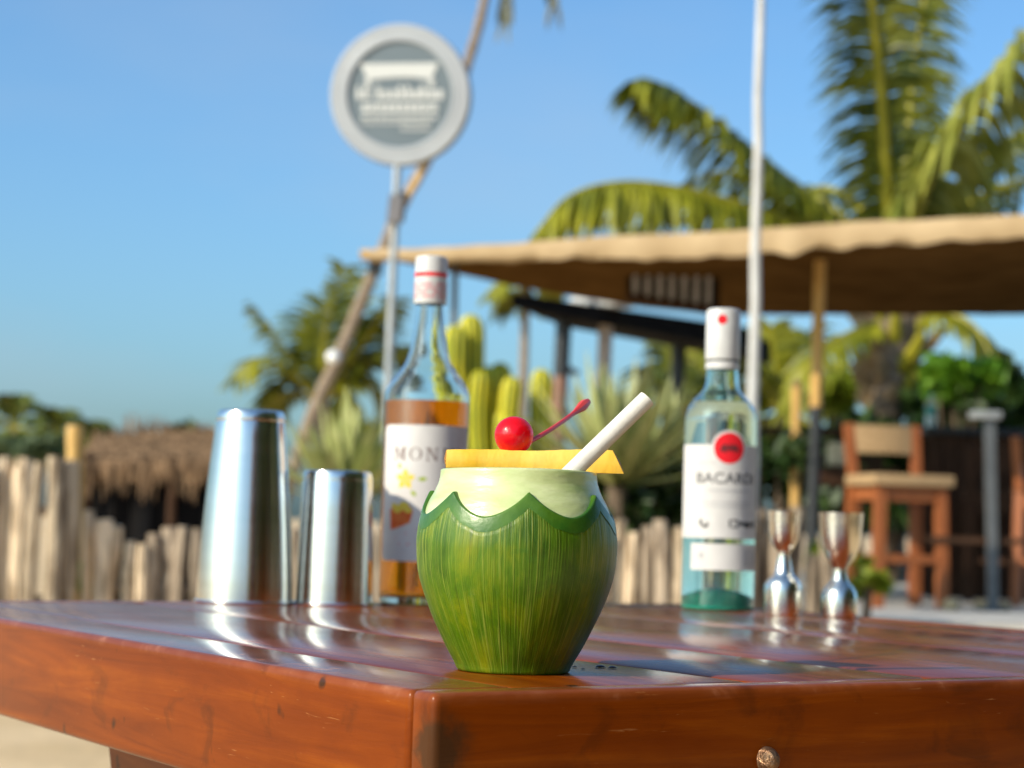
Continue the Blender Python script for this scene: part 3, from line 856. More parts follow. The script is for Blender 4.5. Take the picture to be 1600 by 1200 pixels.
def rosette(name, label, px, py, D, wpx, n, me, seed, upright=.5, bend=0):
    rnd = random.Random(seed)
    c = P(px, py, D)
    root = thing(name, (c.x, c.y, 0), label, 'plant')
    st = MB()
    st.tube([(c.x, c.y, -.02), tuple(c)], [.05, .045], 10)
    st.build('stem', M['woody'], root)
    L_ = PX(wpx, D)
    for k in range(n):
        a = k * 2.39996 + rnd.uniform(-.2, .2)
        t = k / n
        el = lerp(R(80), R(8), t ** .8) * lerp(1, .6, 1 - upright) + rnd.uniform(-.12, .12)
        d = Vector((math.cos(a) * math.cos(el), math.sin(a) * math.cos(el), math.sin(el)))
        o = bpy.data.objects.new('leaf', me)
        C.objects.link(o)
        o.parent = root
        z = d
        h = Vector((math.cos(a), math.sin(a), 0))
        x = (h - z * h.dot(z)).normalized() * -1 if abs(el) < R(89) else Vector((1, 0, 0))
        x = -x
        y = z.cross(x)
        s_ = L_ * rnd.uniform(.75, 1.1)
        mt = Matrix((x, y, z)).transposed().to_4x4() @ Matrix.Diagonal((s_ * 1.0, s_, s_, 1))
        mt.translation = Vector((0, 0, c.z)) + d * .02
        o.matrix_local = mt
    return root
rosette('agave', 'pale green agave rosette behind the small shaker', 540, 790, 8.9, 165, 60, AG, 5, .95)
rosette('yucca', 'spiky grey-green yucca clump behind the straw', 965, 760, 8.6, 195, 64, YU, 6, .9)
rosette('yucca', 'spiky yucca leaning behind the left side of the rum bottle', 1030, 745, 9.0, 150, 44, YU, 8, .8)

# ------------------------------------------------------------------ driftwood fences
def post(root, px, top, D, wpx, m_, rnd, zb=-.05):
    t = P(px, top, D)
    b = GX(px - (820 - top) * 0.0 - 4, D)
    r = PX(wpx, D) / 2
    mb = MB()
    n = 9
    pts = []
    lean = rnd.uniform(-.022, .022)
    for k in range(n):
        u = k / (n - 1)
        p = Vector((lerp(b.x, t.x, u) + lean * math.sin(u * 3.1), D + rnd.uniform(-.006, .006), lerp(zb, t.z, u)))
        pts.append(p)
    rr = [r * rnd.uniform(.84, 1.10) for _ in range(n)]
    rr[-1] *= .82
    mb.tube(pts, rr, 10)
    mb.build('post', m_, root)

rnd = random.Random(21)
g = GX(60, 7.75)
fA = thing('post_fence', tuple(g), 'tall fence of pale weathered round posts at the left edge', 'fence')
for (px, top, wd) in ((-28, 722, 34), (8, 714, 28), (40, 716, 36), (62, 722, 22), (86, 713, 29), (112, 719, 34)):
    post(fA, px, top, 7.75 + rnd.uniform(-.05, .05), wd, M['drift'], rnd)
for z in (.25, .6):
    MB().tube([GX(-60, 7.84) + Vector((0, 0, z)), GX(122, 7.84) + Vector((0, 0, z))], .02, 6).build('rail', M['drift_dark'], fA)
g = GX(300, 7.9)
fB = thing('post_fence', tuple(g), 'short fence of weathered posts left of the tall shaker', 'fence')
for (px, top, wd) in ((139, 797, 20), (162, 812, 34), (184, 822, 24), (205, 846, 24), (222, 850, 20), (241, 834, 24), (264, 824, 28), (287, 823, 26), (308, 826, 24), (332, 822, 26), (358, 828, 28), (386, 820, 26), (415, 830, 28), (443, 824, 28), (462, 826, 26), (480, 826, 28), (510, 822, 28), (540, 830, 28), (570, 824, 28), (596, 826, 26)):
    post(fB, px, top, 7.9 + rnd.uniform(-.05, .05), wd, M['drift'] if px < 240 else M['drift_dark'], rnd)
MB().tube([GX(130, 8.0) + Vector((0, 0, .3)), GX(600, 8.0) + Vector((0, 0, .3))], .02, 6).build('rail', M['drift_dark'], fB)
g = GX(1100, 8.0)
fC = thing('post_fence', tuple(g), 'short grey fence posts between the coconut and the jiggers', 'fence')
for (px, top, wd) in ((900, 820, 28), (934, 826, 26), (969, 812, 22), (990, 832, 24), (1012, 822, 20), (1031, 812, 24), (1062, 824, 22), (1090, 806, 24), (1118, 810, 26), (1145, 800, 24), (1172, 798, 20), (1193, 796, 24), (1222, 800, 28), (1247, 792, 26), (1268, 866, 24), (1291, 842, 24)):
    post(fC, px, top, 8.0 + rnd.uniform(-.05, .05), wd, M['drift_dark'] if px % 3 else M['drift'], rnd)
MB().tube([GX(890, 8.1) + Vector((0, 0, .28)), GX(1300, 8.1) + Vector((0, 0, .28))], .02, 6).build('rail', M['drift_dark'], fC)

# orange bamboo post behind the left fence
def bamboo_pole(name, label, px0, y0, px1, y1, D, wpx, m_, z0=0.0, cat='post'):
    t = P(px1, y1, D)
    b = P(px0, y0, D)
    k = (b.z - z0) / max(1e-6, t.z - b.z)
    g_ = b - (t - b) * k
    root = thing(name, (g_.x, g_.y, z0), label, cat)
    r = PX(wpx, D) / 2
    n = 22
    pts = [g_.lerp(t, i / (n - 1)) for i in range(n)]
    MB().tube(pts, [r * (1.08 if i % 4 == 0 else 1) for i in range(n)], 12).build('culm', m_, root)
    return root
bamboo_pole('bamboo_post', 'thick orange bamboo post rising behind the tall left fence', 117, 760, 118, 665, 8.2, 27, M['bamboo'])
bamboo_pole('bamboo_post', 'thin short bamboo post left of the black canopy pole', 1243, 750, 1245, 595, 12.1, 15, M['bamboo'], TZ)

# ------------------------------------------------------------------ thatched hut
def hut():
    D = 13.0
    g = GX(270, D)
    root = thing('thatched_hut', tuple(g), 'low hut with ragged straw thatch over a black sheet in place of its shaded interior', 'hut')
    rnd = random.Random(9)
    L0, R0 = P(118, 728, D), P(420, 724, D)
    ridgeL, ridgeR = P(150, 686, D + .8), P(372, 674, D + .8)
    mb = MB()
    vs = [L0, R0, ridgeR, ridgeL, L0 + Vector((0, 1.6, 0)), R0 + Vector((0, 1.6, 0))]
    low = [p - Vector((0, 0, .05)) for p in vs]
    mb.add(vs + low, [(0, 1, 2, 3), (4, 3, 2, 5), (0, 3, 4), (1, 5, 2), (6, 9, 8, 7), (10, 11, 8, 9), (6, 10, 9), (7, 8, 11), (0, 6, 7, 1), (4, 5, 11, 10), (0, 4, 10, 6), (1, 7, 11, 5)])
    mb.build('roof', M['thatch'], root, smooth=False)
    th = MB()
    for i in range(2600):
        u, v = rnd.random(), rnd.random()
        a = (L0.lerp(R0, u)).lerp(ridgeL.lerp(ridgeR, u), v) + Vector((rnd.uniform(-.01, .01), rnd.uniform(-.05, .0) - .02, rnd.uniform(0, .03)))
        ln = rnd.uniform(.06, .16) if rnd.random() < .85 else rnd.uniform(.12, .27)
        d = Vector((rnd.uniform(-.12, .12), -.22 * (v > .1), -1)).normalized()
        e = a + d * ln
        sd = Vector((rnd.uniform(.006, .016), rnd.uniform(-.006, .006), 0))
        th.add([a - sd, a + sd, e + sd * .3, e - sd * .3], [(0, 1, 2, 3)])
    for i in range(160):                                  # tufts along the ridge
        u = rnd.random()
        a = ridgeL.lerp(ridgeR, u)
        hgt = .10 + .12 * math.exp(-((u - .28) / .08) ** 2) + .08 * math.exp(-((u - .45) / .05) ** 2)
        e = a + Vector((rnd.uniform(-.06, .06), rnd.uniform(-.05, .05), rnd.uniform(.3, 1) * hgt))
        th.add([a - Vector((.012, 0, .03)), a + Vector((.012, 0, -.03)), e], [(0, 1, 2)])
    o = th.build('thatch', M['thatch'], root, smooth=False)
    o['kind'] = 'stuff'
    bk = MB()
    zt = L0.z + .08
    nx = 24
    vs = []
    for i in range(nx + 1):
        u = i / nx
        x = lerp(L0.x + .05, R0.x - .05, u)
        y = D + .12 + .03 * math.sin(u * 31)
        vs += [(x, y, 0), (x, y, zt), (x, y + .03, 0), (x, y + .03, zt)]
    fs = []
    for i in range(nx):
        a = 4 * i
        fs += [(a, a + 4, a + 5, a + 1), (a + 2, a + 3, a + 7, a + 6), (a + 1, a + 5, a + 7, a + 3)]
    bk.add(vs, fs)
    bk.build('interior_dark_sheet', M['hut_dark'], root)  # black sheet put in for the dark interior under the eaves
    for x in (L0.x + .06, (L0.x + R0.x) / 2, R0.x - .06):
        MB().tube([(x, D + .05, -.05), (x, D + .05, zt)], .03, 8).build('hut_post', M['dark_wood'], root)
        MB().tube([(x, D + 1.5, -.05), (x, D + 1.5, zt)], .03, 8).build('hut_post', M['dark_wood'], root)
hut()

# ------------------------------------------------------------------ round sign on its pole
def sign():
    D = 9.0
    c = P(625, 148, D)
    r = PX(112, D)
    foot = P(606, 640, D)
    root = thing('round_sign', (P(600, 820, D).x, D, 0), 'round grey and white bar sign on a slim galvanised pole', 'sign')
    ax = Vector((-.10, -1, -.10)).normalized()
    xx = Vector((0, 0, 1)).cross(ax).normalized() * -1
    xx = ax.cross(Vector((0, 0, 1))).normalized() * -1
    yy = ax.cross(xx)
    if yy.z < 0: yy = -yy
    if xx.x < 0: xx = -xx
    yy = (yy + cam_up.x * xx * .6).normalized()
    xx = (xx - yy * xx.dot(yy)).normalized()
    def W(u, v, h):                                        # disc coordinates: u right, v up (in radii), h towards the viewer in metres
        return c + xx * (u * r) + yy * (v * r) + ax * h
    def ring(prof, name, m_, n=64):
        mb = MB()
        vs, fs = [], []
        for (q, h) in prof:
            for k in range(n):
                a = 2 * math.pi * k / n
                vs.append(W(q * math.cos(a), q * math.sin(a), h))
        for i in range(len(prof) - 1):
            for k in range(n):
                fs.append((i * n + k, i * n + (k + 1) % n, (i + 1) * n + (k + 1) % n, (i + 1) * n + k))
        if prof[0][0] < .75 and name == 'face': fs.append(tuple(range(n)))
        mb.add(vs, fs)
        return mb.build(name, m_, root)
    ring([(.985, -.09), (1.0, -.075), (1.0, -.015)], 'side', M['sign_side'])
    ring([(1.0, -.015), (1.0, .0), (.98, .012), (.90, .016), (.87, .012), (.84, .017), (.76, .014), (.745, .004), (.745, -.01)], 'rim', M['sign_rim'])
    ring([(.742, .002), (.745, .0), (.745, -.01)], 'face', M['sign_face'])
    mb = MB()
    n = 64
    mb.add([W(.985 * math.cos(2 * math.pi * k / n), .985 * math.sin(2 * math.pi * k / n), -.09) for k in range(n)], [tuple(range(n))])
    mb.build('back_plate', M['sign_side'], root)
    # printed emblem: roof shape over lines of lettering
    face = [o for o in root.children if o.name.startswith('face')][0]
    def plate(poly, mb_):
        n_ = len(poly)
        mb_.add([W(u, v, .006) for u, v in poly] + [W(u, v, .002) for u, v in poly], [tuple(range(n_))] + [(i, i + n_, (i + 1) % n_ + n_, (i + 1) % n_) for i in range(n_)])
    e = MB()
    plate([(-.57, .44), (.55, .44), (.49, .30), (.45, .21), (.20, .24), (0, .245), (-.20, .235), (-.47, .21), (-.50, .30)], e)
    for x in (-.46, .45):
        plate([(x - .045, .21), (x + .045, .21), (x + .03, .10), (x - .03, .10)], e)
    e.build('roof_emblem', M['sign_print'], face, smooth=False)
    rnd = random.Random(4)
    t = MB()
    def word(x0, x1, base, xh, tall, m_, wgt=.03):
        wgt *= 1.3
        x = x0
        i = 0
        while x < x1 - .02:
            ht = xh + (tall if i in m_ else 0)
            wd = rnd.uniform(.055, .075)
            plate([(x, base), (x + wgt, base), (x + wgt, base + ht), (x, base + ht)], t)
            plate([(x + wd - wgt * .5, base), (x + wd + wgt * .5, base), (x + wd + wgt * .5, base + xh), (x + wd - wgt * .5, base + xh)], t)
            yb = base + (rnd.choice((0, .5, .8)) * xh)
            plate([(x + wgt, yb), (x + wd - wgt * .5, yb), (x + wd - wgt * .5, yb + xh * .25), (x + wgt, yb + xh * .25)], t)
            x += wd + .045
            i += 1
    word(-.62, -.40, -.06, .12, .06, (0, 1))
    word(-.34, .26, -.07, .13, .07, (0, 3, 4), .034)
    word(.30, .63, -.07, .13, .08, (0,), .036)
    word(-.54, .50, -.25, .13, 0, (), .03)
    word(-.54, .50, -.35, .06, 0, (), .022)
    word(-.54, -.02, -.42, .045, 0, (), .018)
    word(.0, .46, -.42, .06, 0, (), .02)
    word(.02, .44, -.51, .05, 0, (), .02)
    t.build('lettering', M['sign_print'], face, smooth=False)
    mb = MB()
    top = P(621, 255, D + .04)
    b = Vector((P(598, 830, D).x, D + .04, -.05))
    mb.tube([b, P(607, 600, D + .04), top], [.021, .020, .018], 12)
    mb.build('pole', M['galv'], root)
    MB().tube([P(664, 258, D + .06), P(652, 282, D + .06), P(632, 318, D + .06)], .014, 8).build('stay', M['bamboo'], root)
    MB().beam(P(620, 306, D - .02), P(615, 348, D - .02), .062, .06).build('control_box', M['box_grey'], root, smooth=False)
    MB().beam(P(629, 302, D + .05), P(624, 345, D + .05), .04, .06).build('control_box', M['black_metal'], root, smooth=False)
sign()

# ------------------------------------------------------------------ white pole in front of the canopy
def white_pole():
    D = 9.0
    t = P(1191, -160, D)
    b = P(1177, 620, D)
    k = b.z / (t.z - b.z)
    g_ = b - (t - b) * k
    root = thing('white_pole', (g_.x, g_.y, 0), 'tall slim white pole rising behind the rum bottle', 'pole')
    pts = [g_.lerp(t, i / 15) + Vector((.004 * math.sin(i * 2.1), 0, 0)) for i in range(16)]
    MB().tube(pts, [lerp(.030, .0175, i / 15) for i in range(16)], 12).build('shaft', M['paint_white'], root)
    MB().lathe([(.0, 0), (.09, 0), (.09, .02), (.045, .03), (.04, .09), (0, .09)], 18, (g_.x, g_.y, 0)).build('base', M['galv'], root)
white_pole()

# ------------------------------------------------------------------ shade canopy
def canopy():
    FL, FR = P(574, 398, 12.2), P(1720, 334, 10.4)
    BL, BR = P(1105, 492, 15.6), P(1760, 492, 15.6)
    root = thing('shade_canopy', (P(1268, 900, 11.2).x, 11.2, TZ), 'wide tan canvas shade canopy with dark underside on a bamboo pole', 'canopy')
    nu, nv = 48, 14
    top, bot = [], []
    rnd = random.Random(5)
    def pt(u, v):
        a = FL.lerp(FR, u)
        b = BL.lerp(BR, u)
        p = a.lerp(b, v)
        sag = -.10 * math.sin(math.pi * v) * (0.4 + .6 * math.sin(math.pi * min(u * 1.2, 1)))
        sc_ = -.012 * abs(math.sin(u * 9)) * (1 - v)
        return p + Vector((0, 0, sag + sc_ + .008 * noise.noise(Vector((u * 20, v * 6, 0)))))
    for j in range(nv + 1):
        for i in range(nu + 1):
            p = pt(i / nu, j / nv)
            top.append(p + Vector((0, 0, .012)))
            bot.append(p)
    w_ = nu + 1
    fs = [(j * w_ + i, j * w_ + i + 1, (j + 1) * w_ + i + 1, (j + 1) * w_ + i) for j in range(nv) for i in range(nu)]
    mb = MB(); mb.add(top, fs)
    rim = []
    mb.build('canvas_top', M['canvas'], root, angle=None)
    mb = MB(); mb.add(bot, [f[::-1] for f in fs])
    mb.build('canvas_underside', M['canvas_under_shade'], root, angle=None)
    # rolled front hem hanging as a valance
    va = MB()
    n = 120
    vs, fs = [], []
    for i in range(n + 1):
        u = i / n
        p = pt(u, 0)
        h = lerp(.05, .145, min(1, u * 2.2)) * (.92 - .02 * abs(math.sin(u * 15 + .6)) + .30 * noise.noise(Vector((u * 30, 1, 0))))
        h *= .88
        if u > .55: h *= lerp(1, .75, (u - .55) / .45)
        bul = .005 * math.sin(u * 60) + .012 * noise.noise(Vector((u * 45, 0, 2)))
        vs += [p + Vector((0, .05, .022)), p + Vector((0, -.03, .028)), p + Vector((0, -.045 + bul * .3, -h * .5)), p + Vector((0, -.02 + bul, -h)), p + Vector((0, .01 + bul, -h)), p + Vector((0, .0, -h * .4))]
    for i in range(n):
        for k in range(5):
            fs.append((i * 6 + k, (i + 1) * 6 + k, (i + 1) * 6 + k + 1, i * 6 + k + 1))
    va.add(vs, [f[::-1] for f in fs])
    va.build('valance', M['canvas'], root, angle=60)
    def pole(px, D, y, r, m_, name='pole', z0=TZ, split=None, px2=None):
        t = P(px, y, D)
        b = Vector((P(px2 or px, 820, D).x, D, z0))
        if split:
            s_ = P(px2 or px, split, D)
            mid = b.lerp(t, (s_.z - z0) / (t.z - z0))
            MB().tube([mid.lerp(t, i / 12) for i in range(13)], [r * (1.06 if i % 3 == 0 else 1) for i in range(13)], 12).build(name, m_, root)
            MB().tube([b, mid], r * 1.02, 12).build('pole_sleeve', M['black_metal'], root)
        else:
            MB().tube([b.lerp(t, i / 12) for i in range(13)], r, 12).build(name, m_, root)
    pole(1282, 11.95, 392, .036, M['bamboo'], split=636, px2=1268)
    pole(711, 12.4, 404, .022, M['grey_metal'], z0=0, px2=706)
    pole(1690, 15.5, 495, .04, M['dark_wood'])
    MB().tube([FL + Vector((-.04, 0, 0)), FL + Vector((.3, -.01, .0)), FL.lerp(FR, .3) + Vector((0, .03, -.01)), FL.lerp(FR, .65) + Vector((0, .03, -.01)), FR + Vector((0, .03, -.01))], .035, 8).build('front_beam', M['bamboo'], root)
    MB().beam(FL + Vector((.05, .05, -.02)), FL + Vector((.05, .05, -.12)), .08, .08).build('corner_bracket', M['black_metal'], root, smooth=False)
canopy()

# ------------------------------------------------------------------ dark roofed shelter behind
def shelter():
    root = thing('open_shelter', (P(960, 820, 17).x, 17, 0), 'dark flat roofed open shelter on timber posts behind the canopy edge', 'shelter')
    f1, f2 = P(800, 464, 15.4), P(1160, 470, 17.4)
    zz = f1.z
    f2.z = zz
    dr = (f2 - f1).normalized()
    bk = Vector((.45, 1.5, 0))
    base = [f1, f2, f2 + bk, f1 + bk]
    mb = MB()
    vs = [p + Vector((0, 0, .03)) for p in base] + [p - Vector((0, 0, t_)) for p, t_ in zip(base, (.07, .17, .17, .07))]
    mb.add(vs, [(0, 1, 2, 3), (7, 6, 5, 4), (0, 4, 5, 1), (1, 5, 6, 2), (2, 6, 7, 3), (3, 7, 4, 0)])
    mb.build('roof', M['black_wood'], root, smooth=False)
    for (px, D, wd, m_, split) in ((872, 16.2, .125, 'red_wood', 1), (938, 16.35, .12, 'pale_wood', 0), (1054, 17.6, .13, 'black_metal', 0), (1140, 18.0, .11, 'black_metal', 0)):
        x = P(px, 560, D).x
        bt = Vector((x - .02, D, -.05))
        tp = Vector((x + .04, D, zz - .08))
        if split:
            md = bt.lerp(tp, .80)
            MB().tube([bt, md], wd / 2, 10).build('post', M[m_], root)
            MB().tube([md, tp], wd / 2 * 1.05, 10).build('post_cap', M['black_metal'], root)
            MB().beam(md + Vector((.02, 0, .08)), md + Vector((.14, 0, .02)), .05, .06).build('floodlight', M['black_metal'], root, smooth=False)
        else:
            MB().tube([bt, tp], wd / 2, 10).build('post', M[m_], root)
    # sacks lying on the roof
    for i, (px, py, rx) in enumerate(((912, 461, .10), (935, 464, .06), (962, 465, .13))):
        p = P(px, py, 16.2)
        p.z = zz + .03
        s_ = MB()
        s_.lathe([(0, 0), (rx, .005), (rx * 1.1, .04), (rx * .8, .08), (rx * .3, .105), (0, .11)], 14, p, rmod=lambda a_, z_: 1 + .15 * math.sin(a_ * 3 + i))
        tag(s_.build('sack', M['sack']), ['small pale sack lying on the shelter roof by its left post', 'smallest pale sack between two others on the shelter roof', 'widest pale sack on the shelter roof, nearest the slatted screen'][i], 'sack', 'pale sacks on the shelter roof')
    # slatted screen hanging under the canopy
    DS = 12.6
    t0, t1 = P(980, 416, DS), P(1122, 414, DS)
    sr = thing('slatted_screen', tuple((t0 + t1) / 2), 'weathered grey slatted screen hanging below the canopy left of the rum bottle', 'screen')
    pm = MB()
    q0, q1, q2, q3 = P(980, 416, DS + .05), P(1124, 414, DS + .05), P(1124, 490, DS + .05), P(980, 464, DS + .05)
    th_ = Vector((0, .03, 0))
    pm.add([q0, q1, q2, q3] + [p + th_ for p in (q0, q1, q2, q3)], [(3, 2, 1, 0), (4, 5, 6, 7), (0, 1, 5, 4), (1, 2, 6, 5), (2, 3, 7, 6), (3, 0, 4, 7)])
    pm.build('backing_board', M['black_wood'], sr, smooth=False)
    for k in range(7):
        px = 993 + k * 19
        t = P(px, 420, DS); b_ = P(px, 462 + k * 2.4, DS)
        MB().box((t + b_) / 2, (.032, .02, (t - b_).length)).build('slat', M['slat_grey'], sr, smooth=False)
    for (ya, yb) in ((416, 418), (464, 488)):
        p0, p1 = P(978, ya, DS - .0), P(1128, yb, DS - .0)
        MB().beam(p0, p1, .05, .05).build('rail', M['dark_wood'], sr, smooth=False)
shelter()

# ------------------------------------------------------------------ bar furniture on the terrace
def stool(px, D, sc_=1.0, rz=0.0, frame='stool_wood', seat='seat_tan', label='', group=None):
    g_ = P(px, 820, D)
    root = thing('bar_stool', (g_.x, D, TZ), label, 'stool', group, rz)
    def part(name, a, b, wd, ht, m_):
        o = MB().beam(a, b, wd * sc_, ht * sc_).build(name, M[m_], root, smooth=False, world=False)
        return o
    s = sc_
    for (x, y) in ((-.20, -.20), (.20, -.20)):
        part('leg', (x * s, y * s, 0), (x * .92 * s, y * .92 * s, .70 * s), .06, .06, frame)
    for x in (-.21, .21):
        part('leg', (x * s, .22 * s, 0), (x * .95 * s, .19 * s, .72 * s), .06, .06, frame)
        part('back_post', (x * .95 * s, .19 * s, .72 * s), (x * 1.0 * s, .26 * s, 1.07 * s), .055, .045, frame)
    for (a, b) in (((-.2, -.2), (.2, -.2)), ((-.21, .21), (.21, .21)), ((-.2, -.2), (-.21, .21)), ((.2, -.2), (.21, .21))):
        part('stretcher', (a[0] * s, a[1] * s, .28 * s), (b[0] * s, b[1] * s, .28 * s), .045, .03, frame)
        part('apron', (a[0] * .93 * s, a[1] * .93 * s, .655 * s), (b[0] * .93 * s, b[1] * .93 * s, .655 * s), .08, .025, frame)
    st = bevel_box('seat', (-.245 * s, -.25 * s, .70 * s), (.245 * s, .215 * s, .765 * s), .012 * s, M[seat], root)
    bk = MB()
    n = 10
    vs = []
    for i in range(n + 1):
        u = i / n * 2 - 1
        x = u * .20 * s
        y = (.235 - .03 * (1 - u * u)) * s
        vs += [(x, y - .02 * s, .90 * s), (x, y + .005 * s, 1.065 * s), (x, y + .01 * s, .90 * s), (x, y + .035 * s, 1.065 * s)]
    fs = []
    for i in range(n):
        a = 4 * i
        fs += [(a, a + 4, a + 5, a + 1), (a + 2, a + 3, a + 7, a + 6), (a + 1, a + 5, a + 7, a + 3), (a, a + 2, a + 6, a + 4)]
    fs += [(0, 1, 3, 2), (4 * n, 4 * n + 2, 4 * n + 3, 4 * n + 1)]
    bk.add(vs, fs)
    bk.build('backrest', M[seat], root, world=False)
    return root
stool(1402, 11.6, 1.0, R(12), label='sunlit orange-brown bar stool with tan seat and backrest, closest to the jiggers', group='bar stools on the terrace')
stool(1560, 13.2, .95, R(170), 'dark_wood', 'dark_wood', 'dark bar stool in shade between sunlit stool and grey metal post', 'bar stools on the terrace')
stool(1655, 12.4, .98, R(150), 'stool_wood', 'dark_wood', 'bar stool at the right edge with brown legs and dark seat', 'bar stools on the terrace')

def bar_counter():
    D = 13.6
    x0, x1 = P(1445, 665, D).x, P(1760, 665, D).x
    z = P(1520, 668, D).z
    root = thing('bar_counter', ((x0 + x1) / 2, D + .35, TZ), 'dark bar counter with black top behind the stools', 'counter')
    bevel_box('counter_top', (-(x1 - x0) / 2, -.35, z - TZ - .05), ((x1 - x0) / 2, .35, z - TZ), .01, M['black_metal'], root)
    n = 14
    for i in range(n):
        w_ = (x1 - x0 - .1) / n
        xa = -(x1 - x0) / 2 + .05 + i * w_
        bevel_box('plank', (xa + .004, -.28, 0), (xa + w_ - .004, -.24, z - TZ - .052), .004, M['dark_wood'], root, 1)
    bevel_box('back_panel', (-(x1 - x0) / 2 + .05, .2, 0), ((x1 - x0) / 2 - .05, .24, z - TZ - .052), .004, M['dark_wood'], root, 1)
    # water bottle
    b = P(1441, 672, D)
    b = Vector((x0 + .06, D + .1, z))
    bt = thing('water_bottle', tuple(b), 'clear plastic water bottle with teal label on the end of the bar counter', 'bottle')
    MB().lathe([(0, 0), (.032, .0), (.034, .02), (.033, .11), (.034, .15), (.026, .18), (.013, .20), (.013, .215), (0, .215)], 20, b).build('bottle_body', M['pet'], bt)
    MB().lathe([(.0355, .085), (.0355, .145)], 20, b).build('label_band', M['teal_label'], bt)
    MB().lathe([(.016, .212), (.016, .235), (0, .237)], 14, b).build('cap', M['teal_label'], bt)
bar_counter()

def metal_post():
    D = 11.4
    b = P(1552, 930, D)
    t = P(1546, 655, D)
    root = thing('metal_post', (b.x, D, TZ), 'grey metal post with flat pale cap beside the dark stools', 'post')
    MB().beam((b.x, D, TZ), tuple(t), .055, .055).build('post_tube', M['grey_metal'], root, smooth=False)
    bevel_box('cap', (t.x - b.x - .11, -.06, t.z - TZ - .0), (t.x - b.x + .06, .06, t.z - TZ + .045), .012, M['galv'], root)
    bevel_box('foot_plate', (-.08, -.08, 0), (.08, .08, .012), .003, M['grey_metal'], root)
    MB().beam((b.x - .38, D + .02, TZ + .40), (b.x + .5, D + .02, TZ + .40), .035, .03).build('rail', M['dark_wood'], root, smooth=False)
metal_post()

def dark_table():
    D = 13.0
    c_ = P(1240, 735, D)
    root = thing('dark_bench', (c_.x, D, TZ), 'dark low bar table with slatted back left of the sunlit stool', 'table')
    w_ = PX(190, D)
    bevel_box('table_top', (-w_ / 2, -.2, c_.z - TZ - .09), (w_ / 2 + .25, .35, c_.z - TZ + .03), .01, M['dark_wood'], root)
    for x in (-w_ / 2 + .05, w_ / 2):
        for y in (-.15, .3):
            bevel_box('leg', (x - .03, y - .03, 0), (x + .03, y + .03, c_.z - TZ - .092), .004, M['dark_wood'], root, 1)
    for k in range(3):
        bevel_box('slat', (-w_ / 2, .3, c_.z - TZ + .06 + k * .09), (w_ / 2 + .25, .32, c_.z - TZ + .12 + k * .09), .004, M['dark_wood'], root, 1)
    cu = P(1318, 738, 12.8)
    o = bevel_box('cushion', (-.09, -.05, 0), (.09, .05, .16), .03, M['cushion'], None, 3)
    o.location = (cu.x, 12.9, c_.z + .03)
    tag(o, 'cream cushion propped on the dark table behind the sunlit stool', 'cushion')
dark_table()

for i, (px, D, r) in enumerate(((1488, 11.3, .05), (1534, 11.6, .045), (1572, 11.5, .045))):
    g_ = P(px, 820, D)
    mb = MB()
    mb.lathe([(0, 0), (r * .7, .0), (r, r * .5), (r * .85, r * 1.0), (r * .4, r * 1.3), (0, r * 1.35)], 14, (g_.x, D, TZ), rmod=lambda a_, z_: 1 + .1 * math.sin(2 * a_ + i) + .05 * math.sin(5 * a_))
    tag(mb.build('coconut', M['stone']), ['tan dry coconut on the terrace at the right foot of the sunlit stool', 'tan dry coconut on the terrace just left of the grey metal post', 'tan dry coconut on the terrace right of the grey metal post'][i], 'coconut', 'dry coconuts on the terrace')

# ------------------------------------------------------------------ the varnished table
TH = 0.52
Cx, Cy = -0.0325, 0.941
RZ = math.atan2(.536, .844)
Wt, Dt, AP = 0.885, 0.92, 0.071
tab = thing('wooden_table', (Cx, Cy, 0), 'square varnished red-brown plank table carrying the drinks', 'table', None, RZ)
er = Vector((math.cos(RZ), math.sin(RZ), 0)); ed = Vector((-math.sin(RZ), math.cos(RZ), 0))
def tw(r, d, z=TH): return Vector((Cx, Cy, 0)) + er * r + ed * d + Vector((0, 0, z))
FB = 0.0215
bevel_box('front_board', (0, 0, TH - AP), (Wt, FB, TH), .0045, M['table_x'], tab, 3)
bevel_box('back_board', (0, Dt - FB, TH - AP), (Wt, Dt, TH), .0045, M['table_x'], tab, 3)
bevel_box('side_board', (0, FB + .0006, TH - AP), (.060, Dt - FB - .0006, TH - .0002), .0045, M['side_y'], tab, 3)
bevel_box('side_board', (Wt - .030, FB + .0006, TH - AP), (Wt, Dt - FB - .0006, TH - .0002), .0045, M['side_y'], tab, 3)
cuts = [.060, .2125, .344, .578, .755, Wt - .030]
rnd = random.Random(12)
for a, b in zip(cuts[:-1], cuts[1:]):
    dz = rnd.uniform(-.0006, .0002)
    bevel_box('plank', (a + .0022, FB + .0008, TH - .024 + dz), (b - .0022, Dt - FB - .0008, TH + dz), .0042, M['table_y'], tab, 2)
for d in (.25, .65):
    bevel_box('cross_batten', (.0605, d, TH - .064), (Wt - .0305, d + .06, TH - .0255), .003, M['table_x'], tab, 1)
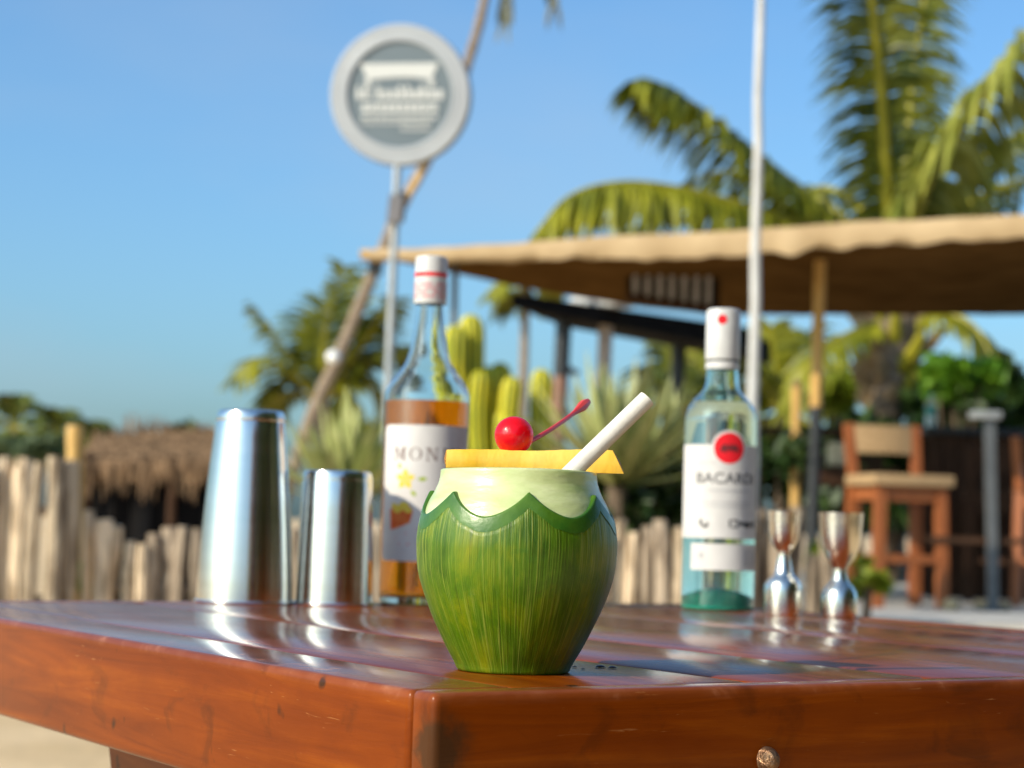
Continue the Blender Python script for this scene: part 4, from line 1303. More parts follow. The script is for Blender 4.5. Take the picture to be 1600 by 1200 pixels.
def leg_panel(r0, d0, d1, e0, e1):
    """tapering board leg standing inside the side board"""
    mb = MB()
    n = 8
    zt = TH - AP + .03
    vs = []
    for i in range(n + 1):
        t = i / n
        z = lerp(zt, 0, t)
        k = t ** .75
        vs += [(r0, lerp(d0, e0, k), z), (r0, lerp(d1, e1, k), z), (r0 + .045, lerp(d0, e0, k), z), (r0 + .045, lerp(d1, e1, k), z)]
    fs = []
    for i in range(n):
        a = 4 * i
        fs += [(a, a + 1, a + 5, a + 4), (a + 2, a + 6, a + 7, a + 3), (a, a + 4, a + 6, a + 2), (a + 1, a + 3, a + 7, a + 5)]
    fs += [(0, 2, 3, 1), (4 * n, 4 * n + 1, 4 * n + 3, 4 * n + 2)]
    mb.add(vs, fs)
    mb.build('leg', M['table_y'], tab, world=False)
for r0 in (.0615, Wt - .0615 - .045):
    leg_panel(r0, .10, .585, .22, .47)
# coach bolt on the front board
bx = None
for k in range(400):
    r_ = k / 400 * .6
    p = tw(r_, 0, TH - .0385)
    d = p - Vector((0, 0, HC))
    px = 800 + F * d.dot(cright) / d.dot(fwd)
    if px >= 1196: bx = r_; break
mb = MB()
prof = [(0.0, -.0085), (.0022, -.0082), (.0042, -.0068), (.0054, -.0045), (.006, -.002), (.006, .001)]
vs, fs = [], []
n = 20
for (q, y) in prof:
    for k in range(n):
        a = 2 * math.pi * k / n
        vs.append((bx + max(q, 1e-4) * math.cos(a), y, TH - .0385 + max(q, 1e-4) * 1.15 * math.sin(a)))
for i in range(len(prof) - 1):
    for k in range(n):
        fs.append((i * n + k, i * n + (k + 1) % n, (i + 1) * n + (k + 1) % n, (i + 1) * n + k))
mb.add(vs, fs)
mb.build('bolt', M['bolt'], tab, world=False)

# ------------------------------------------------------------------ cocktail shaker tins
def tin(x, y, label, prof, n=96, lean=0):
    root = thing('shaker_tin', (x, y, TH), label, 'shaker', 'stainless cocktail shaker tins')
    MB().lathe(prof, n).build('tin_body', M['steel'], root, world=False, angle=28)
    rz = prof[0][1]
    ring = []
    r0 = prof[0][0]
    for k in range(9):
        a = 2 * math.pi * k / 8
        ring.append((r0 + .0006 + .0012 * math.cos(a), .0014 + .0012 * math.sin(a)))
    MB().lathe(ring, n).build('rolled_rim', M['steel'], root, world=False)
    return root
def cmprof(l): return [(r / 100, z / 100) for r, z in l]
p1 = P(382, 943, 1.83)
tin(P(383, 900, 1.875).x, 1.875, 'tall polished steel shaker tin standing upside down on the table',
    cmprof([(4.5, .1), (4.48, 1.5), (4.36, 4), (4.18, 7), (3.95, 10), (3.68, 13), (3.42, 15.6), (3.30, 16.9), (3.28, 16.98), (3.31, 17.08), (3.24, 17.55), (3.12, 17.85), (2.9, 18.02), (2.6, 18.06), (2.4, 17.9), (0, 17.85)]))
tin(P(522, 900, 1.89).x, 1.89, 'short polished steel shaker tin standing beside the taller one',
    cmprof([(3.66, .1), (3.64, 1.2), (3.60, 3), (3.52, 6), (3.42, 9), (3.33, 11.5), (3.30, 11.64), (3.31, 11.74), (3.27, 12.2), (3.16, 12.5), (2.95, 12.62), (2.7, 12.62), (2.5, 12.5), (0, 12.48)]))

# ------------------------------------------------------------------ bottle helpers
def cyl(a, z, r): return Vector((r * math.sin(a), -r * math.cos(a), z))
def cyl_patch(mb, r, poly_fn, a0, a1, n, mi=0):
    """strip between lower and upper height functions over the angle range"""
    vs, fs = [], []
    m_ = 10
    for i in range(n + 1):
        a = lerp(a0, a1, i / n)
        lo, hi = poly_fn(a)
        for j in range(m_ + 1):
            vs.append(cyl(a, lerp(lo, hi, j / m_), r))
    w_ = m_ + 1
    for i in range(n):
        for j in range(m_):
            fs.append((i * w_ + j, (i + 1) * w_ + j, (i + 1) * w_ + j + 1, i * w_ + j + 1))
    mb.add(vs, fs, mi)
def flat_on_cyl(mb, poly, r, n_sub=3, mi=0):
    """flat polygon given as (arc metres, z) printed onto a cylinder of radius r"""
    bm = bmesh.new()
    f = bm.faces.new([bm.verts.new((x, z, 0)) for x, z in poly])
    bmesh.ops.triangulate(bm, faces=[f])
    bmesh.ops.subdivide_edges(bm, edges=list(bm.edges), cuts=n_sub, use_grid_fill=True)
    bm.verts.index_update()
    vs = [cyl(v.co.x / r, v.co.y, r) for v in bm.verts]
    fs = []
    for ff in bm.faces:
        ids = [v.index for v in ff.verts]
        a, b, c_ = (ff.verts[0].co, ff.verts[1].co, ff.verts[2].co)
        if (b - a).cross(c_ - a).z < 0: ids = ids[::-1]
        fs.append(tuple(ids))
    mb.add(vs, fs, mi)
    bm.free()
def disc_on_cyl(mb, cx, cz, rad, r, n=28, rx=1.0):
    vs = [cyl(cx / r, cz, r)]
    fs = []
    rings = 4
    for q in range(1, rings + 1):
        for k in range(n):
            a = 2 * math.pi * k / n
            vs.append(cyl((cx + rx * rad * q / rings * math.cos(a)) / r, cz + rad * q / rings * math.sin(a), r))
    for k in range(n):
        fs.append((0, 1 + k, 1 + (k + 1) % n))
        for q in range(rings - 1):
            o = 1 + q * n
            fs.append((o + k, o + n + k, o + n + (k + 1) % n, o + (k + 1) % n))
    mb.add(vs, fs)
def text_on_cyl(body, size, width, cx, cz, r, m_, parent, name):
    cu = bpy.data.curves.new('t', 'FONT')
    cu.body = body; cu.size = size; cu.align_x = 'CENTER'
    ob = bpy.data.objects.new('t', cu)
    C.objects.link(ob)
    me = bpy.data.meshes.new_from_object(ob)
    bpy.data.objects.remove(ob)
    bm = bmesh.new(); bm.from_mesh(me)
    bmesh.ops.triangulate(bm, faces=list(bm.faces))
    bmesh.ops.subdivide_edges(bm, edges=[e for e in bm.edges if e.calc_length() > .003], cuts=2)
    xs = [v.co.x for v in bm.verts]
    k = width / (max(xs) - min(xs))
    mid = (max(xs) + min(xs)) / 2
    for v in bm.verts:
        v.co = cyl((cx + (v.co.x - mid) * k) / r, cz + v.co.y, r)
    bm.normal_update()
    bm.to_mesh(me); bm.free()
    me.materials.clear(); me.materials.append(m_)
    o = bpy.data.objects.new(name, me)
    C.objects.link(o)
    o.parent = parent
    return o
SERIF = {  # strokes as quads in a unit box (x 0..1, y 0..1)
    'M': [((.02, 0), (.30, 0), (.30, .06), (.02, .06)), ((.12, .06), (.18, .06), (.18, .94), (.12, .94)), ((.02, .94), (.28, .94), (.28, 1), (.02, 1)), ((.16, 1), (.30, 1), (.56, .12), (.48, .12)), ((.48, .12), (.56, .12), (.80, 1), (.74, 1)), ((.74, .06), (.90, .06), (.90, .94), (.74, .94)), ((.66, 0), (1, 0), (1, .06), (.66, .06)), ((.72, .94), (1, .94), (1, 1), (.72, 1))],
    'N': [((.02, 0), (.30, 0), (.30, .06), (.02, .06)), ((.12, .06), (.19, .06), (.19, .94), (.12, .94)), ((.02, .94), (.28, .94), (.28, 1), (.02, 1)), ((.14, 1), (.30, 1), (.88, 0), (.74, 0)), ((.80, .06), (.87, .06), (.87, .94), (.80, .94)), ((.68, .94), (1, .94), (1, 1), (.68, 1))],
    'I': [((.1, 0), (.9, 0), (.9, .06), (.1, .06)), ((.34, .06), (.66, .06), (.66, .94), (.34, .94)), ((.1, .94), (.9, .94), (.9, 1), (.1, 1))]}
def serif_word(word, x0, z0, h, r, mb):
    wds = {'M': 1.12, 'O': 1.0, 'N': 1.0, 'I': .42}
    x = x0
    for ch in word:
        w_ = wds[ch] * h
        if ch == 'O':
            n = 24
            for k in range(n):
                a, b = 2 * math.pi * k / n, 2 * math.pi * (k + 1) / n
                def rr(t_): return .5 - (.05 + .10 * abs(math.cos(t_)))
                q = [(x + w_ * (.5 + .5 * math.cos(a)), z0 + h * (.5 + .5 * math.sin(a))), (x + w_ * (.5 + .5 * math.cos(b)), z0 + h * (.5 + .5 * math.sin(b))),
                     (x + w_ * (.5 + rr(b) * math.cos(b)), z0 + h * (.5 + (rr(b) + .08 * abs(math.cos(b))) * math.sin(b))), (x + w_ * (.5 + rr(a) * math.cos(a)), z0 + h * (.5 + (rr(a) + .08 * abs(math.cos(a))) * math.sin(a)))]
                flat_on_cyl(mb, q[::-1], r, 0)
        else:
            for q in SERIF[ch]:
                flat_on_cyl(mb, [(x + w_ * u, z0 + h * v) for u, v in q], r, 1)
        x += w_ + .30 * h
    return x

def shell(root, outer, inner, m_, name='glass', n=72):
    """closed glass wall: outer profile bottom to top, inner profile top to bottom"""
    MB().lathe(outer + inner, n).build(name, m_, root, world=False, angle=50)

# ------------------------------------------------------------------ syrup bottle
def syrup():
    D = 1.96
    x = P(658.5, 900, D).x
    root = thing('syrup_bottle', (x, D, TH), 'tall glass bottle of amber syrup with white cap and fruit label', 'bottle')
    out = cmprof([(0, .25), (2.6, .12), (3.6, 0), (4.02, .12), (4.17, .5), (4.2, 1.2), (4.2, 19.6), (4.18, 20.6), (4.0, 21.25), (3.45, 22.1), (2.75, 22.95), (2.22, 23.8), (1.82, 25.1), (1.6, 26.7), (1.42, 28.2), (1.33, 29.8), (1.33, 31.5)])
    inn = cmprof([(1.24, 31.5), (1.24, 29.8), (1.33, 28.2), (1.51, 26.7), (1.73, 25.1), (2.13, 23.76), (2.66, 22.9), (3.37, 22.03), (3.92, 21.2), (4.09, 20.55), (4.11, 19.6), (4.11, 1.5), (3.9, .95), (3.2, .75), (0, .8)])
    shell(root, out, inn, M['glass'])
    MB().lathe(cmprof([(0, .78), (3.2, .73), (3.92, .93), (4.13, 1.5), (4.13, 19.75), (4.1, 19.84), (3.7, 19.78), (0, 19.78)]), 72).build('syrup', M['syrup'], root, world=False, angle=50)
    cap = MB().lathe(cmprof([(1.62, 29.6), (1.64, 29.7), (1.60, 33.9), (1.52, 34.25), (1.3, 34.35), (0, 34.36)]), 48).build('cap', M['cap_white'], root, world=False)
    MB().lathe(cmprof([(1.628, 32.25), (1.626, 32.65)]), 48).build('red_line', M['red_print'], cap, world=False)
    pk = MB()
    for z in (31.35, 30.95, 30.55, 30.15):
        for k in range(36):
            a0 = 2 * math.pi * k / 36
            if (k * 7 + int(z * 10)) % 5 == 0: continue
            cyl_patch(pk, .01652, lambda a: (z / 100, z / 100 + .0022), a0, a0 + .13, 2)
    pk.build('small_print', M['pink_print'], cap, world=False)
    lb = MB()
    a0, a1 = R(-66), R(84)
    def f(a):
        t = min(a - a0, a1 - a) * 4.2
        c_ = .6
        cut = 0 if t > c_ else c_ - math.sqrt(max(0, c_ * c_ - (c_ - t) ** 2))
        return (.042 + cut * .01, .174 - cut * .01)
    cyl_patch(lb, .04215, f, a0, a1, 60)
    label = lb.build('label', M['label'], root, world=False)
    r = .0423
    tx = MB()
    serif_word('MONIN', r * R(-43), .1395, .0125, r, tx)
    tx.build('lettering', M['ink_brown'], label, world=False)
    fl = MB()
    rnd_ = random.Random(2)
    cx, cz = r * R(-24), .121
    for k in range(5):
        a = 2 * math.pi * k / 5 + .3
        e = (cx + .011 * math.cos(a), cz + .011 * math.sin(a))
        s_ = (-.0035 * math.sin(a), .0035 * math.cos(a))
        m2 = (cx + .006 * math.cos(a), cz + .006 * math.sin(a))
        flat_on_cyl(fl, [(cx, cz), (m2[0] - s_[0], m2[1] - s_[1]), e, (m2[0] + s_[0], m2[1] + s_[1])], r, 1)
    fl.build('flower_print', M['ink_yellow'], label, world=False)
    gl = MB()
    for (u, v, l_, a) in ((.012, .0, .011, .1), (.006, -.011, .008, -.7), (.047, .002, .011, .9), (.052, -.004, .011, .4), (.044, .008, .009, 1.6), (-.006, .010, .006, 1.8)):
        e = (cx + u + l_ * math.cos(a), cz + v + l_ * math.sin(a))
        s_ = (-.0024 * math.sin(a), .0024 * math.cos(a))
        m2 = (cx + u + l_ * .5 * math.cos(a), cz + v + l_ * .5 * math.sin(a))
        flat_on_cyl(gl, [(cx + u, cz + v), (m2[0] - s_[0], m2[1] - s_[1]), e, (m2[0] + s_[0], m2[1] + s_[1])], r, 1)
    gl.build('leaf_print', M['ink_green'], label, world=False)
    fr = MB()
    cx, cz = r * R(-29), .085
    flat_on_cyl(fr, [(cx - .014, cz + .006), (cx - .012, cz - .013), (cx - .004, cz - .0115), (cx + .010, cz - .006), (cx + .013, cz + .006), (cx + .009, cz + .011), (cx - .008, cz + .010)], r, 2)
    fr.build('fruit_print', M['ink_orange'], label, world=False)
    yl = MB()
    for (u, v, q) in ((-.004, .007, .004), (.003, .010, .0045), (.008, .006, .003), (-.008, .010, .003)):
        disc_on_cyl(yl, cx + u, cz + v, q, r + .0002, 10, 1.3)
    yl.build('fruit_leaf_print', M['ink_yellow'], label, world=False)
    ln = MB()
    flat_on_cyl(ln, [(cx - .006, cz - .0205), (cx + .03, cz - .007), (cx + .03, cz - .0078), (cx - .006, cz - .0215)][::-1], r, 2)
    flat_on_cyl(ln, [(cx - .002, cz - .026), (cx + .03, cz - .026), (cx + .03, cz - .0275), (cx - .002, cz - .0275)][::-1], r, 2)
    ln.build('swash_print', M['pink_print'], label, world=False)
syrup()

# ------------------------------------------------------------------ rum bottle
def rum():
    D = 2.06
    x = P(1121.5, 900, D).x
    root = thing('rum_bottle', (x, D, TH), 'clear white rum bottle with red bat emblem and teal glass base', 'bottle')
    out = cmprof([(3.62, .36), (3.76, .36), (3.77, .8), (3.74, 19.3), (3.66, 20.0), (3.42, 20.75), (2.95, 21.5), (2.3, 22.15), (1.85, 22.7), (1.66, 23.4), (1.6, 24.6), (1.6, 28.5)])
    inn = cmprof([(1.48, 28.5), (1.48, 24.6), (1.54, 23.4), (1.74, 22.66), (2.2, 22.06), (2.85, 21.4), (3.31, 20.66), (3.54, 19.95), (3.61, 19.3), (3.62, .36)])
    shell(root, out, inn, M['glass_teal'])
    MB().lathe(cmprof([(0, 2.16), (1.3, 1.97), (2.35, 1.46), (3.1, .88), (3.60, .37), (3.63, .6), (3.63, 19.25), (3.55, 19.95), (3.32, 20.62), (2.95, 21.25), (2.9, 21.28), (0, 21.26)]), 72).build('rum', M['rum'], root, world=False, angle=50)
    # thick tinted foot with its domed punt, inside the glass
    MB().lathe(cmprof([(0, .9), (1.5, .55), (2.7, .15), (3.3, 0), (3.62, .08), (3.74, .22), (3.76, .35), (3.6, .38), (3.1, .94), (2.35, 1.52), (1.3, 2.03), (0, 2.22)]), 60).build('glass_foot', M['glass_base'], root, world=False)
    cap = MB().lathe(cmprof([(1.78, 25.75), (1.80, 25.85), (1.78, 30.6), (1.70, 30.95), (1.5, 31.08), (0, 31.1)]), 48).build('cap', M['cap_white'], root, world=False)
    MB().lathe(cmprof([(1.66, 25.55), (1.70, 25.56), (1.70, 25.74), (1.66, 25.75)]), 48).build('cap_seal', M['rubber'], root, world=False)
    MB().lathe(cmprof([(1.63, 24.75), (1.76, 24.8), (1.76, 25.45), (1.63, 25.55)]), 48).build('cap_ring', M['cap_white'], root, world=False)
    mb = MB()
    disc_on_cyl(mb, -.003, .2985, .0052, .01805, 20)
    mb.build('cap_emblem', M['red_print'], cap, world=False)
    c0 = R(8)
    r = .0378
    lb = MB()
    def f(a):
        u = (a - c0) * r
        top = .168
        k = .0185
        if abs(u) < k: top = max(top, .1645 + math.sqrt(k * k - u * u))
        return (.0725, top)
    cyl_patch(lb, r, f, c0 - R(98), c0 + R(98), 160)
    label = lb.build('label', M['label'], root, world=False)
    mb = MB(); disc_on_cyl(mb, c0 * r, .1645, .0160, r + .0002, 36)
    em = mb.build('red_roundel', M['red_print'], label, world=False)
    bat = MB()
    bz, bxx, s_ = .1645, c0 * r, .0115
    for sg in (-1, 1):
        flat_on_cyl(bat, [(bxx + sg * u * s_, bz + v * s_) for u, v in ((0, .05), (.14, .06), (.30, .36), (.60, .32), (.84, .04), (.90, -.42), (.70, -.20), (.56, -.40), (.40, -.16), (.26, -.36), (.12, -.14), (0, -.30))], r + .0004, 1)
    disc_on_cyl(bat, bxx, bz + .22 * s_, .16 * s_, r + .0004, 10)
    bat.build('bat_emblem', M['bat'], em, world=False)
    text_on_cyl('BACARDI', .0155, .066, c0 * r * .7, .1285, r + .0003, M['ink'], label, 'lettering')
    fine = MB()
    rnd_ = random.Random(8)
    for (z, h, u0, u1) in ((.1205, .0016, -.022, .024), (.1085, .0012, -.026, .026), (.1045, .0012, -.024, .024), (.149, .001, -.033, -.014)):
        u = u0
        while u < u1:
            l_ = rnd_.uniform(.0012, .0028)
            flat_on_cyl(fine, [(c0 * r + u, z), (c0 * r + u + l_, z), (c0 * r + u + l_, z + h), (c0 * r + u, z + h)], r + .0003, 1)
            u += l_ + .0011
    fine.build('small_print', M['ink_grey'], label, world=False)
    sg = MB()
    for (u, z, l_, h) in ((-.030, .0855, .003, .006), (-.0265, .083, .004, .003), (-.0225, .084, .002, .005), (.001, .084, .0016, .008), (.004, .0835, .006, .0015), (.004, .0905, .006, .0015), (.0095, .084, .0016, .008), (.013, .086, .005, .004), (.019, .084, .007, .006), (.0275, .0855, .004, .004), (.033, .084, .004, .007)):
        flat_on_cyl(sg, [(c0 * r + u, z), (c0 * r + u + l_, z), (c0 * r + u + l_, z + h), (c0 * r + u, z + h)], r + .0003, 1)
    sg.build('signature_marks', M['ink'], label, world=False)
    l2 = MB()
    cyl_patch(l2, .03775, lambda a: (.040, .067), c0 - R(62), c0 + R(80), 70)
    lab2 = l2.build('lower_label', M['label'], root, world=False)
    q = MB()
    for (u, z, l_, h) in ((-.030, .052, .005, .006), (.020, .044, .006, .018), (.029, .043, .004, .020), (.036, .046, .005, .014)):
        flat_on_cyl(q, [(c0 * r + u, z), (c0 * r + u + l_, z), (c0 * r + u + l_, z + h), (c0 * r + u, z + h)], .0380, 1)
    q.build('label_marks', M['ink_grey'], lab2, world=False)
rum()

# ------------------------------------------------------------------ jiggers
def jigger(px, D, label, prof):
    x = P(px, 900, D).x
    root = thing('jigger', (x, D, TH), label, 'jigger', 'metal jiggers beside the rum bottle')
    hi = [k for k, (r, z) in enumerate(prof) if r < .9]
    low = cmprof(prof[:hi[0] + 1]); top = cmprof(prof[hi[-1]:])
    neck = cmprof(prof[hi[0]:hi[-1] + 1])
    lw = [(max(r - .0012, .0005), max(z - .001, .001)) for r, z in low]
    MB().lathe(lw[::-1] + low, 56).build('lower_cup', M['silver'], root, world=False, angle=40)
    MB().lathe(neck, 56).build('waist', M['silver'], root, world=False, angle=40)
    tp = [(max(r - .0012, .0), z + (.0012 if i == 0 else 0)) for i, (r, z) in enumerate(top)]
    tp[0] = (0, tp[0][1] + .003)
    MB().lathe(top + tp[::-1], 56).build('upper_cup', M['silver'], root, world=False, angle=40)
jigger(1224, 1.955, 'smaller jigger with narrow cup right beside the rum bottle',
       [(1.82, 0), (1.86, .15), (1.85, 2.4), (1.78, 2.95), (1.55, 3.4), (1.15, 3.75), (.90, 4.1), (.74, 5.0), (.60, 5.85), (.64, 6.15), (.95, 6.5), (1.30, 7.2), (1.48, 8.2), (1.56, 9.3), (1.58, 10.0), (1.60, 10.15)])
jigger(1312, 1.95, 'larger jigger with wide goblet cup, farther from the rum bottle',
       [(1.74, 0), (1.78, .15), (1.77, 1.7), (1.68, 2.3), (1.40, 2.85), (1.0, 3.25), (.80, 3.6), (.68, 4.2), (.70, 4.7), (.95, 5.05), (1.45, 5.75), (1.85, 6.7), (2.05, 8.0), (2.15, 9.3), (2.18, 10.0), (2.20, 10.15)])

# ------------------------------------------------------------------ the coconut cup
CX, CYY = P(803, 1000, 1.10).x, 1.10
HUSK = [(0, 3.02), (.12, 3.12), (.5, 3.30), (1.6, 3.93), (3.4, 4.80), (5.15, 5.40), (6.6, 5.57), (7.6, 5.52), (8.6, 5.33), (9.4, 5.08), (10, 4.86), (11, 4.4)]
PALE = [(8.0, 5.36), (8.5, 5.20), (9.2, 4.92), (9.8, 4.60), (10.3, 4.40), (10.8, 4.33), (11.0, 4.31)]
def interp(tab, z):
    if z <= tab[0][0]: return tab[0][1]
    for (a, ra), (b, rb) in zip(tab[:-1], tab[1:]):
        if z <= b:
            t = (z - a) / (b - a)
            return lerp(ra, rb, t)
    return tab[-1][1]
def sm(tab):
    pts = spl([Vector((z, r, 0)) for z, r in tab], 160)
    return [(p.x, p.y) for p in pts]
HS, PS = sm(HUSK), sm(PALE)
NSC = 7
def scal(a):
    t = (a - R(6.5)) / (2 * math.pi / NSC)
    k = math.floor(t)
    f = abs((t - k) * 2 - 1)
    h = [0, .12, -.08, .06, -.1, .05, -.04][int(k) % 7]
    h2 = [0, .12, -.08, .06, -.1, .05, -.04][int(k + 1) % 7]
    return 8.42 + (1.33) * f ** 1.75 + .04 * math.sin(a * 3)
def cup():
    root = thing('coconut_cup', (CX, CYY, TH), 'glazed green coconut cup with pale scalloped rim holding a cocktail', 'cup')
    n = 420
    def grid(rows, name, m_, uvh=11.0, close=False):
        vs, fs = [], []
        for row in rows:
            for k in range(n):
                a = 2 * math.pi * k / n
                z, r = row(a)
                vs.append((r / 100 * math.sin(a), -r / 100 * math.cos(a), z / 100))
        for i in range(len(rows) - 1):
            for k in range(n):
                fs.append((i * n + k, i * n + (k + 1) % n, (i + 1) * n + (k + 1) % n, (i + 1) * n + k))
        if close: fs.append(tuple(range(n))[::-1])
        mb = MB(); mb.add(vs, fs)
        o = mb.build(name, m_, root, world=False, angle=None)
        me = o.data
        ul = me.uv_layers.new(name='UVMap')
        for poly in me.polygons:
            ks = [me.loops[li].vertex_index % n for li in poly.loop_indices]
            wrap = max(ks) - min(ks) > n / 2
            for li in poly.loop_indices:
                vi = me.loops[li].vertex_index
                k = vi % n
                u = k / n
                if wrap and k < n / 2: u += 1
                u = (u + .5) % 1.0 if not wrap else u - .5
                ul.data[li].uv = (u, me.vertices[vi].co.z * 100 / uvh)
        return o
    def band_bottom(a): return scal(a) - .82 + .10 * noise.noise(Vector((math.cos(a) * 6, math.sin(a) * 6, 5))) + .05 * noise.noise(Vector((math.cos(a) * 40, math.sin(a) * 40, 5)))
    def wob(a, z): return .05 * math.cos(2 * a + 1) * math.sin(math.pi * min(1, z / 9)) + .03 * math.cos(3 * a + .4) * math.sin(math.pi * min(1, z / 9)) + .018 * noise.noise(Vector((math.cos(a) * 3, math.sin(a) * 3, z * .6))) + .012 * noise.noise(Vector((math.cos(a) * 25, math.sin(a) * 25, z * .5)))
    def hr(i, m_):
        def row(a):
            z = band_bottom(a) * i / m_
            t = i / m_
            lip = .0 if t < .985 else -.02
            return z, interp(HS, z) + wob(a, z) + lip
        return row
    grid([hr(i, 90) for i in range(91)], 'husk_wall', M['husk'], close=True)
    def br(i, m_):
        def row(a):
            t = i / m_
            z = lerp(band_bottom(a) - .01, scal(a), t)
            bulge = .010 * math.sin(math.pi * min(1, t * 1.02)) ** .6 if t < 1 else -.02
            return z, interp(HS, z) + bulge - .01
        return row
    def lip(i):
        def row(a):
            z = scal(a)
            t = i / 4
            r0, r1 = interp(HS, z) - .03, interp(PS, z) - .03
            return z + .03 * math.sin(math.pi * t) - .02 * t, lerp(r0, r1, t)
        return row
    grid([br(i, 12) for i in range(13)] + [lip(i) for i in range(1, 5)], 'scalloped_band', M['band'])
    def pr(i, m_):
        def row(a):
            t = i / m_
            z = lerp(scal(a) - .06, 10.93, t)
            return z, interp(PS, z) + .012 * noise.noise(Vector((math.cos(a) * 4, math.sin(a) * 4, z * 2)))
        return row
    zr = lambda a: 11.0 + .03 * math.sin(a * 2 + 1)
    top = [lambda a: (zr(a) - .02, 4.29), lambda a: (zr(a) + .02, 4.22), lambda a: (zr(a) + .03, 4.12), lambda a: (zr(a) + .01, 4.02), lambda a: (zr(a) - .05, 3.96)]
    grid([pr(i, 30) for i in range(31)] + top, 'pale_collar', M['collar'])
    inner = [lambda a: (10.94, 3.96)] + [(lambda z, r: (lambda a: (z, r)))(z, r) for z, r in ((10.2, 3.98), (9, 4.4), (7, 5.1), (5, 4.95), (3, 4.2), (1.2, 3.2), (.6, 2.6), (.5, .05))]
    grid(inner, 'inner_wall', M['ceramic_in'])
    d = MB()
    d.lathe([(0, .093), (.02, .0932), (.040, .0928), (.0428, .093), (.0455, .080), (.0, .080)], 48, (CX, CYY, TH), rmod=None)
    tag(d.build('cocktail', M['drink']), 'pale cocktail filling the coconut cup under the fruit slice', 'drink')
cup()

# straw
def straw():
    a = P(1011, 623, 1.088)
    b0 = P(903, 728, 1.080)
    d = (a - b0).normalized()
    b = b0 - d * .055
    mb = MB()
    n = 28
    r = PX(13.8, 1.088)
    x = d.cross(Vector((0, 1, 0))).normalized(); y = d.cross(x)
    vs, fs = [], []
    rows = [(b, r), (a, r), (a + d * .0001, r * .86), (b, r * .86)]
    for p, q in rows:
        for k in range(n):
            an = 2 * math.pi * k / n
            vs.append(p + (x * math.cos(an) + y * math.sin(an)) * q)
    for i in range(3):
        for k in range(n):
            fs.append((i * n + k, i * n + (k + 1) % n, (i + 1) * n + (k + 1) % n, (i + 1) * n + k))
    for k in range(n):
        fs.append((3 * n + k, 3 * n + (k + 1) % n, (k + 1) % n, k))
    mb.add(vs, fs)
    tag(mb.build('drinking_straw', M['straw'], angle=40), 'thick white paper straw leaning out of the coconut cup', 'straw')
straw()

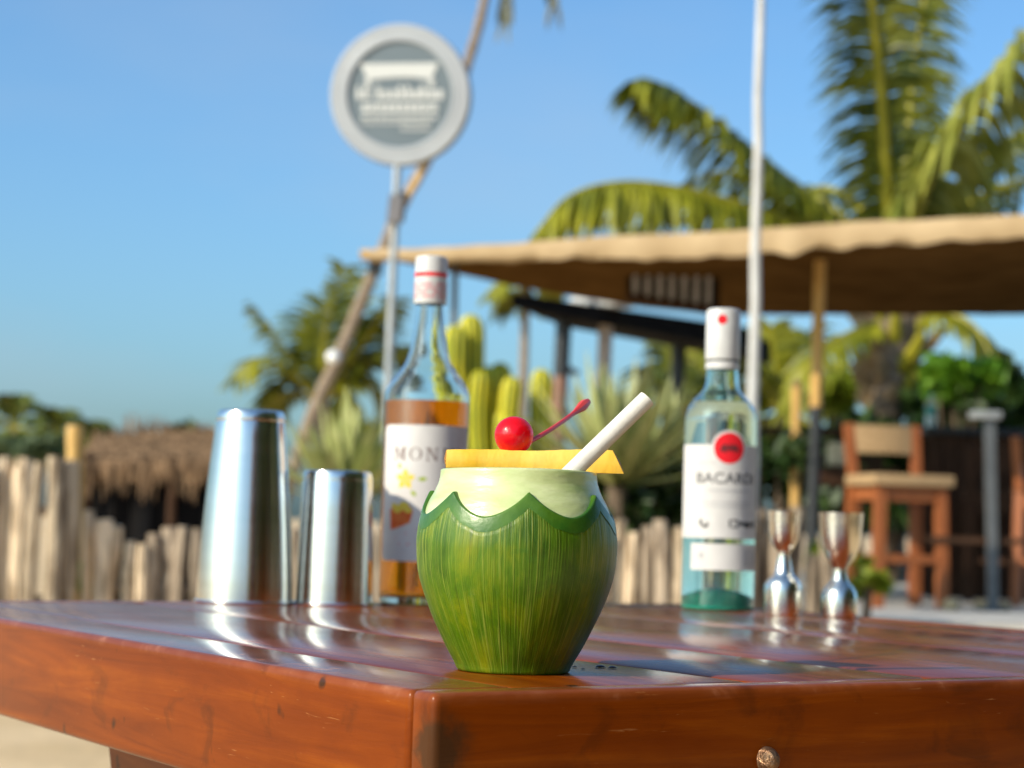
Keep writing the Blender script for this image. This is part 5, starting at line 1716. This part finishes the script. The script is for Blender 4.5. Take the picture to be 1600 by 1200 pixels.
# pineapple slice lying across the rim
def slice_():
    z0 = TH + .1106
    yf = 1.108
    xl, xr = P(697, 720, yf).x, P(957, 720, yf).x
    root = thing('pineapple_slice', ((xl + xr) / 2, yf + .015, z0), 'yellow pineapple slice lying across the cup rim', 'fruit slice')
    mb = MB()
    nx, rows = 40, 7
    vs, fs = [], []
    def ringp(u, k):
        x = lerp(xl, xr, u)
        wav = .0006 * math.sin(u * 9) + .0004 * noise.noise(Vector((u * 14, k, 0)))
        th = .0100 + .0026 * max(0, math.sin((u - .22) * 2.3)) + wav
        lift = .0012 * math.sin(u * 5 + .5)
        back = yf + .004 + .030 * math.sqrt(max(.02, 1 - (2 * u - 1) ** 2))
        ext = max(0, (u - .9) / .1)
        pts = [(yf, 0), (yf - .0008, th * .25), (yf - .0006, th * .7), (yf + .0012, th), (back - .003, th), (back, th * .5), (back - .003, 0)]
        y, z = pts[k]
        xx = x
        if u > .93: xx = x + (1 - z / th) * .0065 * (u - .93) / .07
        return Vector((xx, y, z0 + z + lift * .3))
    for i in range(nx + 1):
        for k in range(rows):
            vs.append(ringp(i / nx, k))
    for i in range(nx):
        for k in range(rows):
            fs.append((i * rows + k, (i + 1) * rows + k, (i + 1) * rows + (k + 1) % rows, i * rows + (k + 1) % rows))
    mb.add(vs, [f[::-1] for f in fs])
    mb.build('flesh', M['pine_fl'], root, angle=50)
    for u, sg in ((0, -1), (1, 1)):
        eg = MB()
        ring = [ringp(u, k) for k in range(rows)]
        c_ = sum(ring, Vector()) / rows + Vector((sg * .0012, 0, 0))
        m2 = [p + Vector((sg * .0002, 0, 0)) for p in ring]
        eg.add(m2 + [c_], [((k + 1) % rows, k, rows) if sg > 0 else (k, (k + 1) % rows, rows) for k in range(rows)])
        eg.build('rind', M['pine_rind'], root, angle=50)
slice_()

def cherry():
    yc = 1.120
    c_ = P(803, 683, yc)
    r = PX(31.5, yc)
    zb = TH + .1106 + .0107
    root = thing('cherry', (c_.x, yc, zb), 'glossy red cocktail cherry with stem on top of the pineapple slice', 'cherry')
    zc = zb + r * .82
    mb = MB()
    n = 40
    prof = []
    for i in range(25):
        t = math.pi * i / 24
        rr = r * math.sin(t)
        z = -r * math.cos(t)
        z = max(z, -r * .82) if z < 0 else z * .93
        prof.append((rr if i not in (0, 24) else 0, z))
    mb.lathe(prof, n, (c_.x, yc, zc), rmod=lambda a, z: 1 + .035 * math.cos(2 * a + .5))
    mb.build('fruit', M['cherry'], root, angle=None)
    pts = spl([P(830, 689, 1.123), P(862, 670, 1.150), P(892, 649, 1.185), P(918, 628, 1.215)], 16)
    MB().tube(pts, [.0013] * 11 + [.0015, .0022, .0030, .0032, .0022], 8).build('stem', M['cherry_stem'], root)
cherry()

# spilled drops beside the cup
for i, (px, py, r) in enumerate(((898, 1043, .0016), (911, 1046, .0012), (938, 1043, .0032), (957, 1044, .0026))):
    d = ray(px, py)
    k = (TH - HC) / d.z
    p = Vector((0, 0, HC)) + d * k
    mb = MB()
    mb.lathe([(0, 0), (r, .0), (r * .85, r * .22), (r * .45, r * .38), (0, r * .42)], 16, (p.x, p.y, TH + .0002))
    tag(mb.build('spilled_drop', M['water']), ['tiny dark drop on the table touching the foot of the coconut cup', 'smallest dark drop on the table, second one out from the cup', 'largest dark drop on the table, third one out from the cup', 'medium dark drop on the table, farthest of the four from the cup'][i], 'drop', 'spilled drops beside the cup')

for o in list(bpy.data.objects):
    if '_w' in o: del o['_w']
